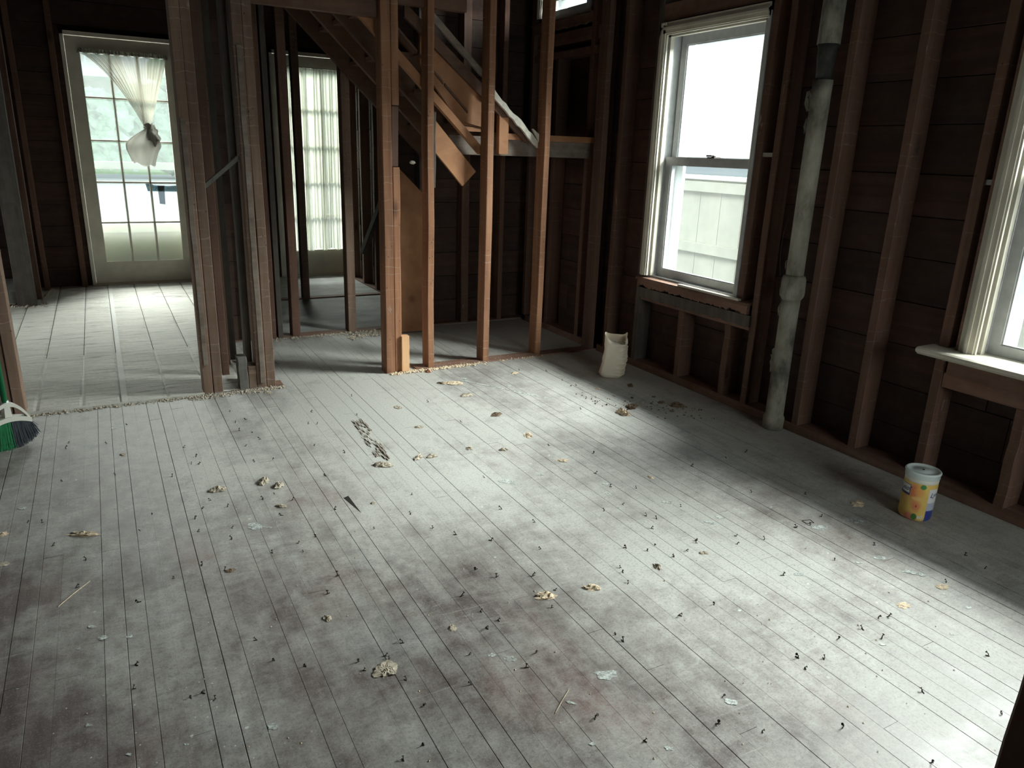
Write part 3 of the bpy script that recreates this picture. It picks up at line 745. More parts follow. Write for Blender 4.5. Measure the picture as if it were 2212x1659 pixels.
# rails: two slanting strips and the plaster-whitened one
B(MB().prism([(1.70, 2.035), (2.10, 1.700), (2.10, 1.738), (1.70, 2.090)], 4.225, 4.25, 'y'), 'rail_strip', M_landing)
B(MB().prism([(1.60, 1.99), (2.40, 1.355), (2.41, 1.42), (1.60, 2.065)], 4.236, 4.262, 'y'), 'rail_strip', M_under)
r_ = random.Random(11); up_ = []; dn_ = []
for i in range(15):
    x = 2.12+(2.50-2.12)*i/14; z = 1.655-.862*(x-2.12)
    up_.append((x, z+.010+r_.uniform(-.004, .012))); dn_.append((x, z-.030+r_.uniform(-.004, .006)))
B(MB().prism(dn_+up_[::-1], 4.200, 4.222, 'y'), 'plastered_strip', M_drop)
B(MB().prism([(2.42, 1.44), (2.50, 1.385), (2.50, 1.345), (2.47, 1.35)], 4.19, 4.215, 'y'), 'plaster_lump', M_drop)
# treads and risers
n = 0
for i in range(8):
    x1_ = 2.16-i*.195; z = 1.43+i*.185
    if z > 2.58: break
    B(MB().box(x1_-.225, x1_+.015, 4.345, 5.095, z, z+.024), 'tread', M_under)
    B(MB().box(x1_-.012, x1_, 4.345, 5.095, z-.16, z-.001), 'riser', M_under)
# soffit boards crosswise in the steps (seen from below)
for i in range(9):
    x1_ = 2.0-i*.16; B(MB().prism([(x1_-.15, zl(x1_-.15)+.195), (x1_, zl(x1_)+.195), (x1_, zl(x1_)+.21), (x1_-.15, zl(x1_-.15)+.21)], 4.25, 5.1, 'y'), 'underside_board', M_under)

ld = thing('stair_landing', (2.6, 4.6, 1.3), 'stair landing platform of old joists against the right wall', 'landing'); B = P(ld)
B(MB().stud(0, 0, 0, 0, 0, 0) if False else MB().box(1.90, 2.925, 4.298, 4.338, 1.275, 1.385), 'rim_joist', M_landing)
B(MB().box(2.235, 2.925, 4.262, 4.30, 1.372, 1.408), 'edge_trim', M_orange)
for x0 in (2.0, 2.10): pass
for y in (4.62, 4.92): B(MB().box(2.19, 2.925, y, y+.04, 1.275, 1.385), 'joist', M_landing)
for k in range(6):
    B(MB().plank(1.93, 2.925, 4.30+k*.145, 4.30+k*.145+.143, 1.41, 1.386, 'wx').__class__().box(2.185, 2.925, 4.30+k*.145, 4.30+k*.145+.143, 1.386, 1.409), 'deck_board', M_landing)
B(MB().stud(2.205, 2.272, 4.235, 4.275, 1.285, 1.515, 2), 'newel_stub', M_orange)
B(MB().box(1.975, 2.13, 4.288, 4.30, 1.41, 1.437), 'tread_end', M_orange)
B(MB().box(1.985, 2.13, 4.288, 4.30, 1.442, 1.475), 'tread_end', M_orange)
B(MB().prism([(2.33, 1.41), (2.40, 1.41), (2.39, 1.50), (2.36, 1.47)], 4.36, 4.364, 'y'), 'paper_scrap', M_paint)
bl_ = blob((1.665, 4.3, 1.22), (.018, .012, .010), 2).build('plaster_knob', M_drop, st)

# ---------------------------------------------------------------- drain pipe
pp = thing('drain_pipe', (2.885, 2.445, 0), 'whitewashed cast-iron drain pipe with a dark joint, standing by the studs', 'pipe'); B = P(pp)
px, py = 2.885, 2.445
B(MB().lathe((px, py, 0), [(.050, 0), (.052, .06), (.044, .075), (.043, .60), (.044, .66)], 20), 'lower_section', M_pipe, smooth=True)
B(MB().lathe((px, py, 0), [(.044, .66), (.056, .68), (.058, .70), (.056, .76), (.050, .775), (.042, .78)], 20), 'hub', M_pipe, smooth=True)
B(MB().lathe((px, py, 0), [(.041, .78), (.042, 1.60), (.043, 1.645)], 20), 'middle_section', M_pipe, smooth=True)
B(MB().lathe((px, py, 0), [(.034, 1.645), (.036, 1.70), (.041, 1.735), (.040, 1.77), (.046, 1.79)], 20), 'dark_joint', M_pipe_dark, smooth=True)
B(MB().lathe((px, py, 0), [(.049, 1.79), (.048, 1.90), (.046, H)], 20), 'upper_section', M_pipe, smooth=True)
for (dy, z, s) in ((.055, 1.56, .03), (.05, 1.46, .022), (.048, .82, .018), (.05, .33, .025), (.045, .36, .03), (.05, .60, .02)):
    B(blob((px-.005, py+dy, z), (s*.6, s*.6, s*1.5), z*9, 10, 7, .6), 'plaster_lump', M_pipe)
w_pts = [(px-.04, py+.05+.02*math.sin(i*.9), 1.05-.08*i) for i in range(6)]
m = MB()
for a, b in zip(w_pts[:-1], w_pts[1:]): m.tube(a, b, .0015, n=5)
B(m, 'wire', M_iron)

# ---------------------------------------------------------------- near post at the right edge
az = math.radians(68.85); dist = .92
bx_, by_ = dist*math.sin(az), dist*math.cos(az)
npst = MB().stud(bx_, bx_+.12, by_-.10, by_+.0, 0, H, 40, .0025, .004).build('near_post', M_stud_d); tag(npst, 'dark rough post cutting the bottom right corner of the picture', 'post')

# ---------------------------------------------------------------- bag
def bag_obj():
    cx_, cy_ = 2.664, 3.515; Hh = .238
    t = thing('plastic_bag', (cx_, cy_, 0), 'cream plastic bag of filler standing open in the right corner', 'bag')
    vd = Vector((math.sin(math.radians(37)), math.cos(math.radians(37)), 0))  # away from the viewer
    sd_ = Vector((vd.y, -vd.x, 0))
    def f(u, v):
        a = u*2*math.pi
        c, s = math.cos(a), math.sin(a)     # c>0 = right side as seen
        W = .078; D = .050
        ex = .62; X = W*math.copysign(abs(c)**ex, c); Yd = D*math.copysign(abs(s)**.8, s)
        z = v*Hh
        # rounded foot
        ft = min(1, v/.10); k = .72+.28*math.sin(ft*math.pi/2)
        X *= k; Yd *= k
        # wrinkles on the right side
        wr = max(0, c)**1.2*(1 if v < .93 else .4)*min(1, v/.12)
        ph = v*62+1.6*math.sin(v*9)-2.0*s
        X += wr*(.010*math.sin(ph)-.010); Yd += wr*.014*math.sin(ph+1)*(-1 if s < 0 else 1)
        n = noise.noise(Vector((c*1.8, s*1.8, v*5)))*.006; X += n*c; Yd += n*s
        X += .014*(v-.5)+.012*math.sin(v*3.0)-.006; X *= 1-.10*v
        top = 1.0
        if v > .9:
            q = (v-.9)/.1
            Yd *= 1-.35*q
            rim = .032*max(0, -c)**2.2+.040*max(0, c)**3*(1 if s > -.5 else -.2)+(.022*max(0, s))-.034*max(0, -s)*max(0, .5+c*.9)
            z += q*rim
        p = Vector((cx_, cy_, z))+sd_*X+vd*Yd
        return p
    o = MB().grid(f, 96, 90, True)
    b = len(o.v); 
    o.v.append((cx_, cy_, .002)); o.f += [(b, i, (i+1) % 96) for i in range(96)]
    m_ = NT('cream_plastic'); n_ = m_.noise(m_.pos(), 9, 4)
    bs_ = m_.bsdf(m_.ramp(n_, [(.3, (.80, .68, .52)), (.7, (.86, .80, .68))]), .38, n_, .1, .004)
    ob = o.build('bag_body', m_.m, t, smooth=True)
    # contents surface inside
    def g(u, v):
        a = u*2*math.pi; r = v
        return Vector((cx_, cy_, Hh*.90+.01*noise.noise(Vector((math.cos(a)*r*4, math.sin(a)*r*4, 1)))))+sd_*(.060*r*math.cos(a))+vd*(.03*r*math.sin(a))
    MB().grid(g, 24, 6, True).build('contents', M_plaster_g, t)
bag_obj()

# ---------------------------------------------------------------- wipes canister
def canister():
    cx_, cy_ = 2.645, 1.508; r0 = .0585; hb = .158
    t = thing('wipes_canister', (cx_, cy_, 0), 'yellow and peach wipes canister with a translucent white lid', 'canister'); B = P(t)
    m = NT('canister_print')
    tc = m.n('ShaderNodeTexCoord').outputs['Object']
    sp = m.n('ShaderNodeSeparateXYZ'); m.l(tc, sp.inputs[0])
    CA0 = math.atan2(-cy_, -cx_); cC, sC = math.cos(CA0), math.sin(CA0)
    ang = m.math('ARCTAN2', m.math('SUBTRACT', m.math('MULTIPLY', sp.outputs[1], cC), m.math('MULTIPLY', sp.outputs[0], sC)), m.math('ADD', m.math('MULTIPLY', sp.outputs[0], cC), m.math('MULTIPLY', sp.outputs[1], sC))); z = sp.outputs[2]
    n = m.noise(m.pos(), 26, 4)
    col = m.ramp(n, [(.3, (.72, .44, .10)), (.7, (.80, .58, .16))])
    CA = 0.0   # angle measured from the side that faces the room
    def spot(col, da, zc, ra, rz, c, soft=.35):
        dx = m.math('DIVIDE', m.math('SUBTRACT', ang, CA+da), ra); dz = m.math('DIVIDE', m.math('SUBTRACT', z, zc), rz)
        d = m.math('SQRT', m.math('ADD', m.math('MULTIPLY', dx, dx), m.math('MULTIPLY', dz, dz)))
        d = m.math('ADD', d, m.math('MULTIPLY', m.math('SUBTRACT', n, .5), .5))
        return m.mix(m.step(d, 1.0, 1.0-soft), col, c)
    # positive da = towards the viewer's left?  (set below by sign LS)
    LS = -1
    col = spot(col, LS*.28, .118, .42, .045, (.72, .22, .08), .6)
    col = spot(col, LS*-.05, .125, .35, .03, (.80, .36, .09), .6)
    col = spot(col, LS*.02, .060, .38, .030, (.74, .26, .12), .6)
    col = spot(col, LS*.02, .092, .42, .010, (.82, .50, .18), .5)
    col = spot(col, LS*.0, .062, .05, .006, (.35, .05, .02), .4)
    col = spot(col, LS*.25, .014, .55, .026, (.70, .22, .16), .6)
    col = spot(col, LS*-.22, .142, .20, .011, (.05, .24, .06), .25)
    col = spot(col, LS*.02, .018, .20, .016, (.06, .20, .05), .25)
    # dark blue strip with pale band at the right
    da = m.math('MULTIPLY', m.math('SUBTRACT', ang, CA), LS)
    strip = m.math('MULTIPLY', m.step(da, -.60, -.66), m.step(da, -1.45, -1.40))
    sc = m.mix(m.step(z, .046, .048), (.03, .05, .26), (.42, .44, .55))
    sc = m.mix(m.step(z, .078, .080), sc, (.72, .70, .72))
    sc = m.mix(m.step(z, .134, .136), sc, (.76, .52, .14))
    col = m.mix(strip, col, sc)
    # white badge at the left with navy border and purple underline
    bm_ = m.math('MULTIPLY', m.step(da, .50, .53), m.math('MULTIPLY', m.step(z, .096, .098), m.step(z, .142, .140)))
    col = m.mix(bm_, col, (.06, .05, .16))
    bm2 = m.math('MULTIPLY', m.step(da, .55, .57), m.math('MULTIPLY', m.step(z, .106, .107), m.step(z, .139, .138)))
    col = m.mix(bm2, col, (.74, .74, .72))
    m.bsdf(col, .35, None, 0, 0, 0, .5)
    B(MB().lathe((cx_, cy_, 0), [(.050, .000), (.0545, .003), (.0575, .012), (r0, .024), (r0, .150), (.0565, .156)], 64), 'printed_body', m.m, smooth=True)
    B(MB().lathe((cx_, cy_, 0), [(.0575, .152), (.0585, .156), (.0585, .166), (.056, .169)], 64), 'neck', simple('milky_neck', (.74, .72, .64), .35, 0, 0, .03), smooth=True)
    M_lid = simple('milky_lid', (.72, .80, .80), .25, 0, 0, .03)
    lid = B(MB().lathe((cx_, cy_, 0), [(.0585, .168), (.0605, .170), (.0605, .186), (.063, .188), (.063, .192), (.060, .195), (.054, .194), (.052, .191), (.030, .190), (.028, .192), (.002, .192)], 64), 'lid', M_lid, smooth=True)
    MB().lathe((cx_, cy_, 0), [(.003, .192), (.003, .194), (.001, .195)], 10).build('lid_nub', M_iron, lid)
    CA = CA0
    M_navy = simple('navy_ink', (.03, .04, .17), .5)
    def wrap(a0, z0, sx=1.0):
        def fn(c):
            a = CA+a0*LS-(c.x*sx)/r0*LS*1.0 if LS < 0 else CA+a0-(c.x*sx)/r0
            a = CA+LS*a0+(c.x*sx)/r0
            return (cx_+(r0+.0006)*math.cos(a), cy_+(r0+.0006)*math.sin(a), z0+c.y+c.x*.10)
        return fn
    text_obj('Lysol', .026, 'lettering', M_navy, t, wrap(.98, .122, 1.0), .35)
    text_obj('Lysol', .026, 'lettering', M_navy, t, wrap(-1.18, .112, 1.0), .35)
    text_obj('80', .018, 'lettering', simple('white_ink', (.7, .72, .75), .5), t, wrap(-.32, .018, 1.0), 0)
canister()

# ---------------------------------------------------------------- broom
def broom():
    bx, by = -.449, 3.64
    t = thing('broom', (bx, by, 0), 'upright broom with green handle, white cap and green-black bristles', 'broom'); B = P(t)
    B(MB().tube((bx, by, .205), (bx-.015, by+.10, 1.45), .0115, n=14), 'handle', simple('green_handle', (.01, .16, .06), .35), smooth=True)
    B(MB().tube((bx, by, .165), (bx, by+.004, .212), .016, .014, 16), 'collar', M_white)
    # fan-shaped cap with an opening at each side
    ax = Vector((.6, .3, 0)).normalized()   # direction of the broom's width
    th = Vector((ax.y, -ax.x, 0))
    def pt(a, z, d): return tuple(Vector((bx, by, z if z < .09 else z-.028))+ax*a*.56+th*d*.9)
    def strip(pts_lo, pts_hi, d0, d1):
        m = MB(); n = len(pts_lo)
        for d in (d0, d1):
            for a, z in pts_lo+pts_hi[::-1]: m.v.append(pt(a, z, d))
        N = 2*n
        for i in range(n-1): m.f += [(i, i+1, N-2-i, N-1-i), (N+N-1-i, N+N-2-i, N+i+1, N+i)]
        for i in range(N): j = (i+1) % N; m.f.append((i, j, N+j, N+i))
        return m
    n = 17
    lo = [(-.150+.300*i/(n-1), .128+.022*(1-((i-(n-1)/2)/((n-1)/2))**2)) for i in range(n)]
    mid = [(a, z+.020) for a, z in lo]
    hi = [(a*.96, z+.020+.055*(1-abs(a/.150)**2.2)) for a, z in lo]
    hi2 = [(a*1.0, z+.008) for a, z in hi]
    cap = strip(lo, mid, -.026, .026)
    c2m = strip([(a, z-.010) for a, z in hi], hi2, -.016, .016)
    cw = strip([(-.028, .145), (0, .15), (.028, .145)], [(-.020, .215), (0, .218), (.020, .215)], -.018, .018)
    for q in (c2m, cw): k = len(cap.v); cap.v += q.v; cap.f += [tuple(i+k for i in f) for f in q.f]
    B(cap, 'cap', simple('dusty_white_plastic', (.55, .54, .48), .45))
    r = random.Random(4)
    mg, mk = MB(), MB()
    for i in range(1500):
        a = r.uniform(-.145, .145); d = r.uniform(-.022, .022)
        a1 = a*1.30+r.uniform(-.010, .010)-.0; z1 = .001+.04*r.random()**3+.045*max(0, a/.15)**2.4; d1 = d*1.6
        p0 = Vector(pt(a, .135+.015*(1-(a/.15)**2), d)); p1 = Vector(pt(a1, z1, d1))
        (mg if a < -.005+r.uniform(-.012, .012) else mk).tube(p0, p1, .0011, .0008, 3, False)
    o = B(mg, 'bristles', simple('green_bristle', (.012, .20, .07), .45, 0, 0, .3, 90)); tag(o, 'green bristles', kind='stuff')
    o = B(mk, 'bristles', simple('black_bristle', (.045, .052, .065), .5, 0, 0, .3, 90)); tag(o, 'dark grey bristles', kind='stuff')
broom()

# ---------------------------------------------------------------- things on the floor
NAILS=[[0.526,2.038],[0.472,1.953],[0.831,1.767],[0.936,1.884],[0.978,1.816],[1.085,1.771],[0.851,1.673],[0.877,1.612],[0.83,1.594],[1.109,1.672],[1.05,1.597],[1.195,1.908],[1.467,1.787],[1.37,1.69],[1.364,1.668],[1.339,1.605],[1.146,1.407],[1.147,1.372],[0.903,1.438],[0.847,1.396],[0.691,1.402],[0.557,1.386],[0.508,1.269],[0.452,1.247],[0.91,1.166],[0.969,1.053],[0.595,1.635],[0.535,1.603],[0.539,1.587],[0.735,1.508],[0.462,1.612],[0.464,1.572],[0.549,1.489],[2.297,1.656],[2.199,1.625],[2.134,1.635],[1.956,1.62],[2.288,1.421],[2.073,1.415],[1.831,1.421],[2.522,1.233],[2.494,1.149],[2.29,1.156],[1.912,1.129],[1.938,1.117],[1.815,1.113],[1.711,1.112],[1.828,1.057],[1.538,1.104],[1.52,1.066],[1.598,1.068],[1.722,0.865],[1.828,0.724],[1.431,0.875],[1.519,0.707],[1.242,0.952],[2.03,0.872],[0.512,3.599],[0.461,3.746],[0.462,3.571],[0.459,3.456],[0.513,3.406],[0.528,3.31],[0.455,3.251],[0.244,3.218],[0.218,3.137],[0.458,3.056],[0.533,3.055],[0.83,3.587],[0.814,3.404],[0.775,3.421],[0.73,3.135],[0.833,3.0],[0.693,2.794],[0.244,2.753],[0.209,2.694],[0.175,2.626],[0.293,2.672],[0.422,2.68],[0.47,2.707],[0.519,2.627],[0.455,2.52],[0.645,2.489],[0.172,2.519],[0.269,2.416],[0.282,2.5],[0.53,2.318],[0.464,2.293],[0.467,2.231],[0.374,2.265],[1.09,3.754],[1.025,3.45],[1.434,3.497],[1.467,3.148],[0.919,2.199],[0.974,2.121],[0.886,2.332],[0.947,2.483],[1.211,2.227],[1.279,2.513],[0.728,2.281],[-0.24,3.594],[-0.248,3.533],[-0.0,3.744],[0.206,3.343],[0.246,3.125],[-0.251,3.165],[-0.191,2.309],[0.217,2.22],[0.069,2.241],[0.158,2.282],[-0.032,2.148],[0.267,1.713],[0.242,1.82],[-0.062,1.755],[-0.052,1.85],[0.086,1.667],[0.111,1.631],[0.335,1.654],[0.058,1.663],[-0.166,2.473],[-0.003,2.608],[-0.264,2.616],[1.73,2.35],[1.708,2.214],[1.799,2.158],[1.56,2.048],[1.658,2.063],[1.682,1.946],[1.705,1.915],[1.638,1.859],[1.524,1.742],[1.714,1.709],[1.847,1.642],[1.647,1.681],[1.882,1.684],[1.58,1.668],[1.508,1.398],[1.165,1.017],[1.245,1.084],[1.371,1.399],[1.571,1.758],[1.85,2.541],[2.164,2.24],[2.208,1.928],[2.374,2.242],[2.509,2.259],[1.708,2.701],[2.4,1.821],[2.136,1.635],[1.853,1.951],[1.727,1.724],[0.135,3.037],[0.041,2.72],[-0.066,3.148],[-0.091,3.528],[-0.303,2.811],[-0.346,2.838],[2.189,3.847],[2.336,3.765],[2.324,3.558],[2.346,3.439],[2.279,3.13],[2.136,3.074],[1.274,2.084],[1.068,2.031]]
CL=[[0.516,1.549,0.072],[0.44,1.832,0.037],[0.743,1.636,0.034],[1.064,1.658,0.068],[1.219,1.631,0.064],[1.487,1.641,0.037],[1.69,1.643,0.032],[0.28,2.834,0.063],[0.453,2.835,0.062],[0.502,2.775,0.054],[0.471,2.594,0.044],[-0.172,2.659,0.11],[-0.418,2.774,0.051],[0.938,2.802,0.086],[1.106,2.815,0.061],[1.164,2.801,0.053],[1.249,3.165,0.045],[1.358,2.82,0.046],[1.493,2.742,0.042],[1.687,2.851,0.067],[1.674,2.527,0.054],[1.919,2.218,0.034],[1.68,3.176,0.072],[1.675,3.525,0.077],[1.258,3.482,0.058],[1.695,3.759,0.135],[1.63,3.785,0.054],[0.791,2.476,0.024],[2.133,3.804,0.057],[2.425,3.339,0.041],[2.641,3.307,0.056],[2.304,2.931,0.095],[2.41,2.99,0.087],[2.507,3.033,0.042],[2.509,3.119,0.021],[2.635,3.084,0.027],[2.61,2.989,0.047],[2.549,2.998,0.018],[2.648,2.905,0.083],[2.568,2.849,0.031],[2.463,2.776,0.017],[2.526,1.671,0.073],[2.252,1.145,0.047],[2.038,1.134,0.044],[0.694,3.99,0.064],[0.233,2.213,0.032],[-0.397,2.552,0.042],[1.654,4.032,0.051],[1.501,4.063,0.033],[-0.032,3.363,0.034]]
SP=[[1.35,2.431,0.08],[0.791,1.482,0.022],[0.824,1.447,0.035],[1.024,1.281,0.055],[0.883,1.235,0.023],[1.245,1.061,0.031],[1.83,2.006,0.041],[0.359,2.476,0.064],[0.397,2.447,0.022],[-0.374,2.968,0.04],[2.216,1.597,0.064],[2.387,1.573,0.066],[1.803,1.037,0.019],[1.867,1.803,0.042],[1.931,1.818,0.032],[1.638,2.428,0.044],[1.662,2.16,0.026],[1.708,2.244,0.031],[1.884,1.402,0.034],[-0.149,2.076,0.02],[-0.125,2.01,0.024],[-0.061,1.983,0.017],[-0.181,1.985,0.012],[-0.308,1.874,0.013],[1.006,1.009,0.021],[0.855,1.099,0.013],[0.217,1.477,0.028],[-0.081,1.533,0.012],[2.253,2.156,0.025],[2.133,2.173,0.02],[2.237,1.249,0.048],[2.257,1.221,0.029],[2.228,1.355,0.043],[2.131,1.364,0.023],[2.21,1.038,0.024],[2.034,0.978,0.014],[1.652,1.911,0.017],[1.625,2.048,0.018],[1.508,2.435,0.024],[1.971,3.576,0.043],[1.794,3.818,0.039],[0.034,1.507,0.01],[-0.157,1.668,0.015],[-0.073,2.821,0.013],[-0.059,3.722,0.025],[-0.026,3.728,0.021]]
def nail_mesh(seed):
    r = random.Random(seed); m = MB(); p = Vector((0, 0, 0)); h = r.uniform(.008, .013)
    d = Vector((r.uniform(-.3, .3), r.uniform(-.3, .3), 1)).normalized()
    pts = [p, p+d*h*.6]; a = r.uniform(0, 6.28); d2 = (d+Vector((math.cos(a), math.sin(a), 0))*1.1).normalized(); pts.append(pts[-1]+d2*h*.7)
    rr = .0015
    m.tube(pts[0], pts[1], rr, n=6); m.tube(pts[1], pts[2], rr, n=6)
    m.tube(pts[2], pts[2]+d2*.0016, .0040, n=8)
    m.tube((-.004, 0, .0009), (.007+.003*r.random(), .003, .0012), .0016, n=6)
    return m
protos = []
for i, (x, y) in enumerate(NAILS):
    if i < 6:
        o = nail_mesh(i).build('bent_nail', M_iron); protos.append(o); o.location = (x, y, 0)
    else:
        o = protos[i % 6].copy(); C.objects.link(o); o.location = (x, y, 0); o.rotation_euler = (0, 0, R.uniform(0, 6.28)); s = R.uniform(.62, .95); o.scale = (s, s, s)
    tag(o, 'tiny dark bent nail sticking up from the front room floorboards', 'nail', 'bent lath nails all over the floorboards')

def chunk(x, y, w, seed, flat=.35, asp=.6, rot=None, name='plaster_chunk', mat=None):
    r = random.Random(seed)
    ang = R.uniform(0, 3.14) if rot is None else rot
    hz = w*flat*.5
    def f(u, v):
        a = u*2*math.pi; ph = v*math.pi*.5
        d = Vector((math.cos(a)*math.cos(ph), math.sin(a)*math.cos(ph), math.sin(ph)))
        k = 1+.55*noise.noise(d*1.9+Vector((seed*3.1, 0, 0)))+.30*noise.noise(d*5+Vector((0, seed*1.7, 0)))
        k2 = 1+.5*noise.noise(d*9+Vector((0, 0, seed)))
        X = d.x*w*.5*k; Yy = d.y*w*.5*asp*k
        c, s = math.cos(ang), math.sin(ang)
        return (x+X*c-Yy*s, y+X*s+Yy*c, max(0.0006, d.z*hz*1.4*k2*(.7+.5*noise.noise(Vector((X*90, Yy*90, seed))))))
    m = MB().grid(f, 26, 9, True); return m.build(name, mat, None, (x, y, 0))
CLD = {0: ('large pale crumbly plaster chunk near the bottom centre of the floor', .20), 1: ('small brownish plaster lump left of the large chunk', .35), 2: ('small plaster lump up and right of the large chunk', .35),
 3: ('broad flat tan plaster piece with ragged left edge, foreground', .28), 4: ('slim tan plaster piece right of the broad tan one', .3), 5: ('small dark-edged lump on a dusty patch of floor', .5), 6: ('small pale crumb pair near the floor centre right', .4),
 7: ('grey-tan stone-like lump, leftmost of the row before the left posts', .5), 8: ('layered tan plaster lump, middle of the row before the left posts', .5), 9: ('smooth grey plaster lump beside a dark stain', .6), 10: ('ragged plaster bit just below the grey lump', .35),
 11: ('long tan splinter of wood and plaster at the left of the floor', .18), 12: ('tan plaster piece cut off by the left edge of the picture', .2), 13: ('flat oblong plaster piece at the end of the splintered board', .3), 14: ('grey crumbly plaster bit, left one of a touching pair', .45), 15: ('grey crumbly plaster bit, right one of a touching pair', .45),
 16: ('small curled plaster flake on the dusty boards', .3), 17: ('low plaster crumb right of the touching pair', .3), 18: ('dark-spotted plaster crumb on the pale boards', .45), 19: ('flat tan plaster scatter at the room centre', .2), 20: ('ring-shaped tan plaster flake on the grey boards', .2), 21: ('tiny tan flake at the centre right of the floor', .3),
 22: ('brown crumb beside the pale dust patch', .25), 23: ('thin brown plaster crust in front of the partition', .25), 24: ('grey dust clot in front of the partition', .2), 25: ('wide pale flat plaster patch in front of the single studs', .12), 26: ('dark brown bit at the tip of the wide plaster patch', .3), 27: ('tiny dark-rimmed crumb near the split board', .4),
 28: ('small round tan flake before the rightmost single stud', .2), 29: ('small tan flake in front of the cream bag', .2), 30: ('dark brown clod just below the cream bag', .5), 31: ('tan heap of crumbs, lowest of the debris group by the bag', .45), 32: ('brown-black heap of crumbs in the debris group by the bag', .4), 33: ('small brown crumb heap above the dark heap by the bag', .4),
 34: ('tiny round dark crumb behind the heaps by the bag', .6), 35: ('dark sliver at the back of the debris group', .4), 36: ('dark crumbly strip between the heaps and the big clod', .4), 37: ('round dark pebble between the heaps', .7), 38: ('biggest dark clod, right end of the debris group', .5), 39: ('dark pebble touching the biggest clod', .8), 40: ('small dark crumb in front of the biggest clod', .5),
 41: ('flat layered tan flake left of the canister', .15), 42: ('ragged tan flake with a nail in it, far right of the floor', .12), 43: ('thin tan flake near the right edge of the floor', .12), 44: ('brown crumbly bits before the second post', .2), 45: ('tiny brown twig-like crumb in the left foreground', .3), 46: ('pale plaster smear at the left edge of the picture', .12), 47: ('reddish curled leaf scrap at the foot of the first single stud', .5), 48: ('dark scrap at the foot of the pine block', .4), 49: ('small pale chip on the left of the floor', .2)}
for i, (x, y, w_) in enumerate(CL):
    lb, fl_ = CLD.get(i, ('small plaster crumb on the floor', .4))
    dark = i in (30, 32, 34, 35, 36, 37, 38, 39, 40, 26, 48, 22, 45)
    tan = i in (3, 4, 11, 12, 19, 20, 21, 25, 28, 29, 31, 41, 42, 43)
    mt = M_dirt if dark else (M_leaf if i == 47 else (M_plaster if tan else M_plaster_g))
    rot = -.5 if i in (11, 3, 4, 13, 25, 12) else None
    asp = .85 if i == 0 else .28 if i == 11 else (.5 if i in (4, 13, 14, 15, 25) else .65)
    o = chunk(x, y, w_*.92, i+1, fl_, asp, rot, 'splinter' if i == 11 else ('leaf_scrap' if i == 47 else 'plaster_chunk'), mt)
    tag(o, lb, 'debris', 'plaster debris on the floorboards')

# white paint splashes dried on the boards (part of the floor)
for i, (x, y, w_) in enumerate(SP):
    r = random.Random(i*7+3); n = 22; pts = []; el = r.uniform(.4, .8); an = r.uniform(-.9, -.3)
    for k in range(n):
        a = 2*math.pi*k/n; q = w_*.5*(1+.55*noise.noise(Vector((math.cos(a)*1.6, math.sin(a)*1.6, i*2.3)))+.25*noise.noise(Vector((math.cos(a)*5, math.sin(a)*5, i))))
        X, Yy = q*math.cos(a), q*el*math.sin(a); pts.append((x+X*math.cos(an)-Yy*math.sin(an), y+X*math.sin(an)+Yy*math.cos(an)))
    MB().prism(pts, .0006, .0013, 'z').build('paint_splash', M_splat, fl)
# scraped line of white filler
m = MB().prism([(1.756, 3.80), (1.775, 3.80), (2.07, 3.30), (2.055, 3.296)], .0006, .0012, 'z').build('paint_splash', M_splat, fl)

# rotten board: a shallow band of torn slivers; dark wedge laid on another board paints the shade in its split
m = MB(); r = random.Random(21)
M_sliv = wood('torn_board_wood', (.30, .25, .20), (.48, .43, .37), 'y', False, .2)
for k in range(70):
    t_ = r.random(); x = 1.010+r.uniform(-.030, .030)-.045*t_; y = 3.34-.50*t_
    L_ = r.uniform(.02, .07); wv = r.uniform(.0015, .004)
    m.tube((x, y, .0015), (x+r.uniform(-.004, .004), y+L_, .002+r.uniform(0, .005)), wv, wv*.3, 4)
o = m.build('torn_slivers', M_sliv, fl); o['kind'] = 'stuff'
M_break_shade = simple('painted_break_shade', (.012, .009, .007), .95)
MB().prism([(.700, 2.565), (.722, 2.575), (.724, 2.42), (.716, 2.47)], .0005, .0012, 'z').build('break_shade_wedge', M_break_shade, fl)
for (x0, y0, x1, y1, w_) in ((.905, 3.20, .908, 2.90, .0045), (.727, 2.97, .729, 2.62, .003), (.672, 2.93, .674, 2.72, .004), (.52, 3.1, .522, 2.0, .0022), (1.79, 3.35, 1.792, 2.75, .0025)):
    pass

# plaster crumbs along the partition line
def crumbs(name, segs, n, label, mat, hmax=.012, seed=1):
    r = random.Random(seed); m = MB()
    for k in range(n):
        (xa, ya, xb, yb, sp) = r.choice(segs); t_ = r.random()
        x = xa+(xb-xa)*t_; y = ya+(yb-ya)*t_+r.gauss(0, sp); s = r.uniform(.25, 1)**2*hmax
        a = [r.uniform(.6, 1.3) for _ in range(6)]
        b = len(m.v); m.v += [(x+s*a[0], y, s*.3), (x, y+s*a[1], s*.3), (x-s*a[2], y, s*.3), (x, y-s*a[3], s*.3), (x+s*.1, y, s*.3+s*.7*a[4]), (x, y, 0.0005)]
        m.f += [(b, b+1, b+4), (b+1, b+2, b+4), (b+2, b+3, b+4), (b+3, b, b+4), (b+1, b, b+5), (b+2, b+1, b+5), (b+3, b+2, b+5), (b, b+3, b+5)]
    o = m.build(name, mat); return tag(o, label, 'debris', kind='stuff')
crumbs('plaster_crumbs', [(-.42, 4.045, .80, 4.055, .012), (.30, 4.03, .80, 4.06, .02)], 1100, 'line of plaster crumbs along the sill of the left opening', M_plaster_g, .009, 1)
crumbs('plaster_crumbs', [(1.42, 4.06, 2.0, 4.08, .015), (1.75, 4.12, 2.5, 4.13, .03)], 1600, 'band of pale plaster crumbs at the feet of the single studs', M_plaster, .012, 2)
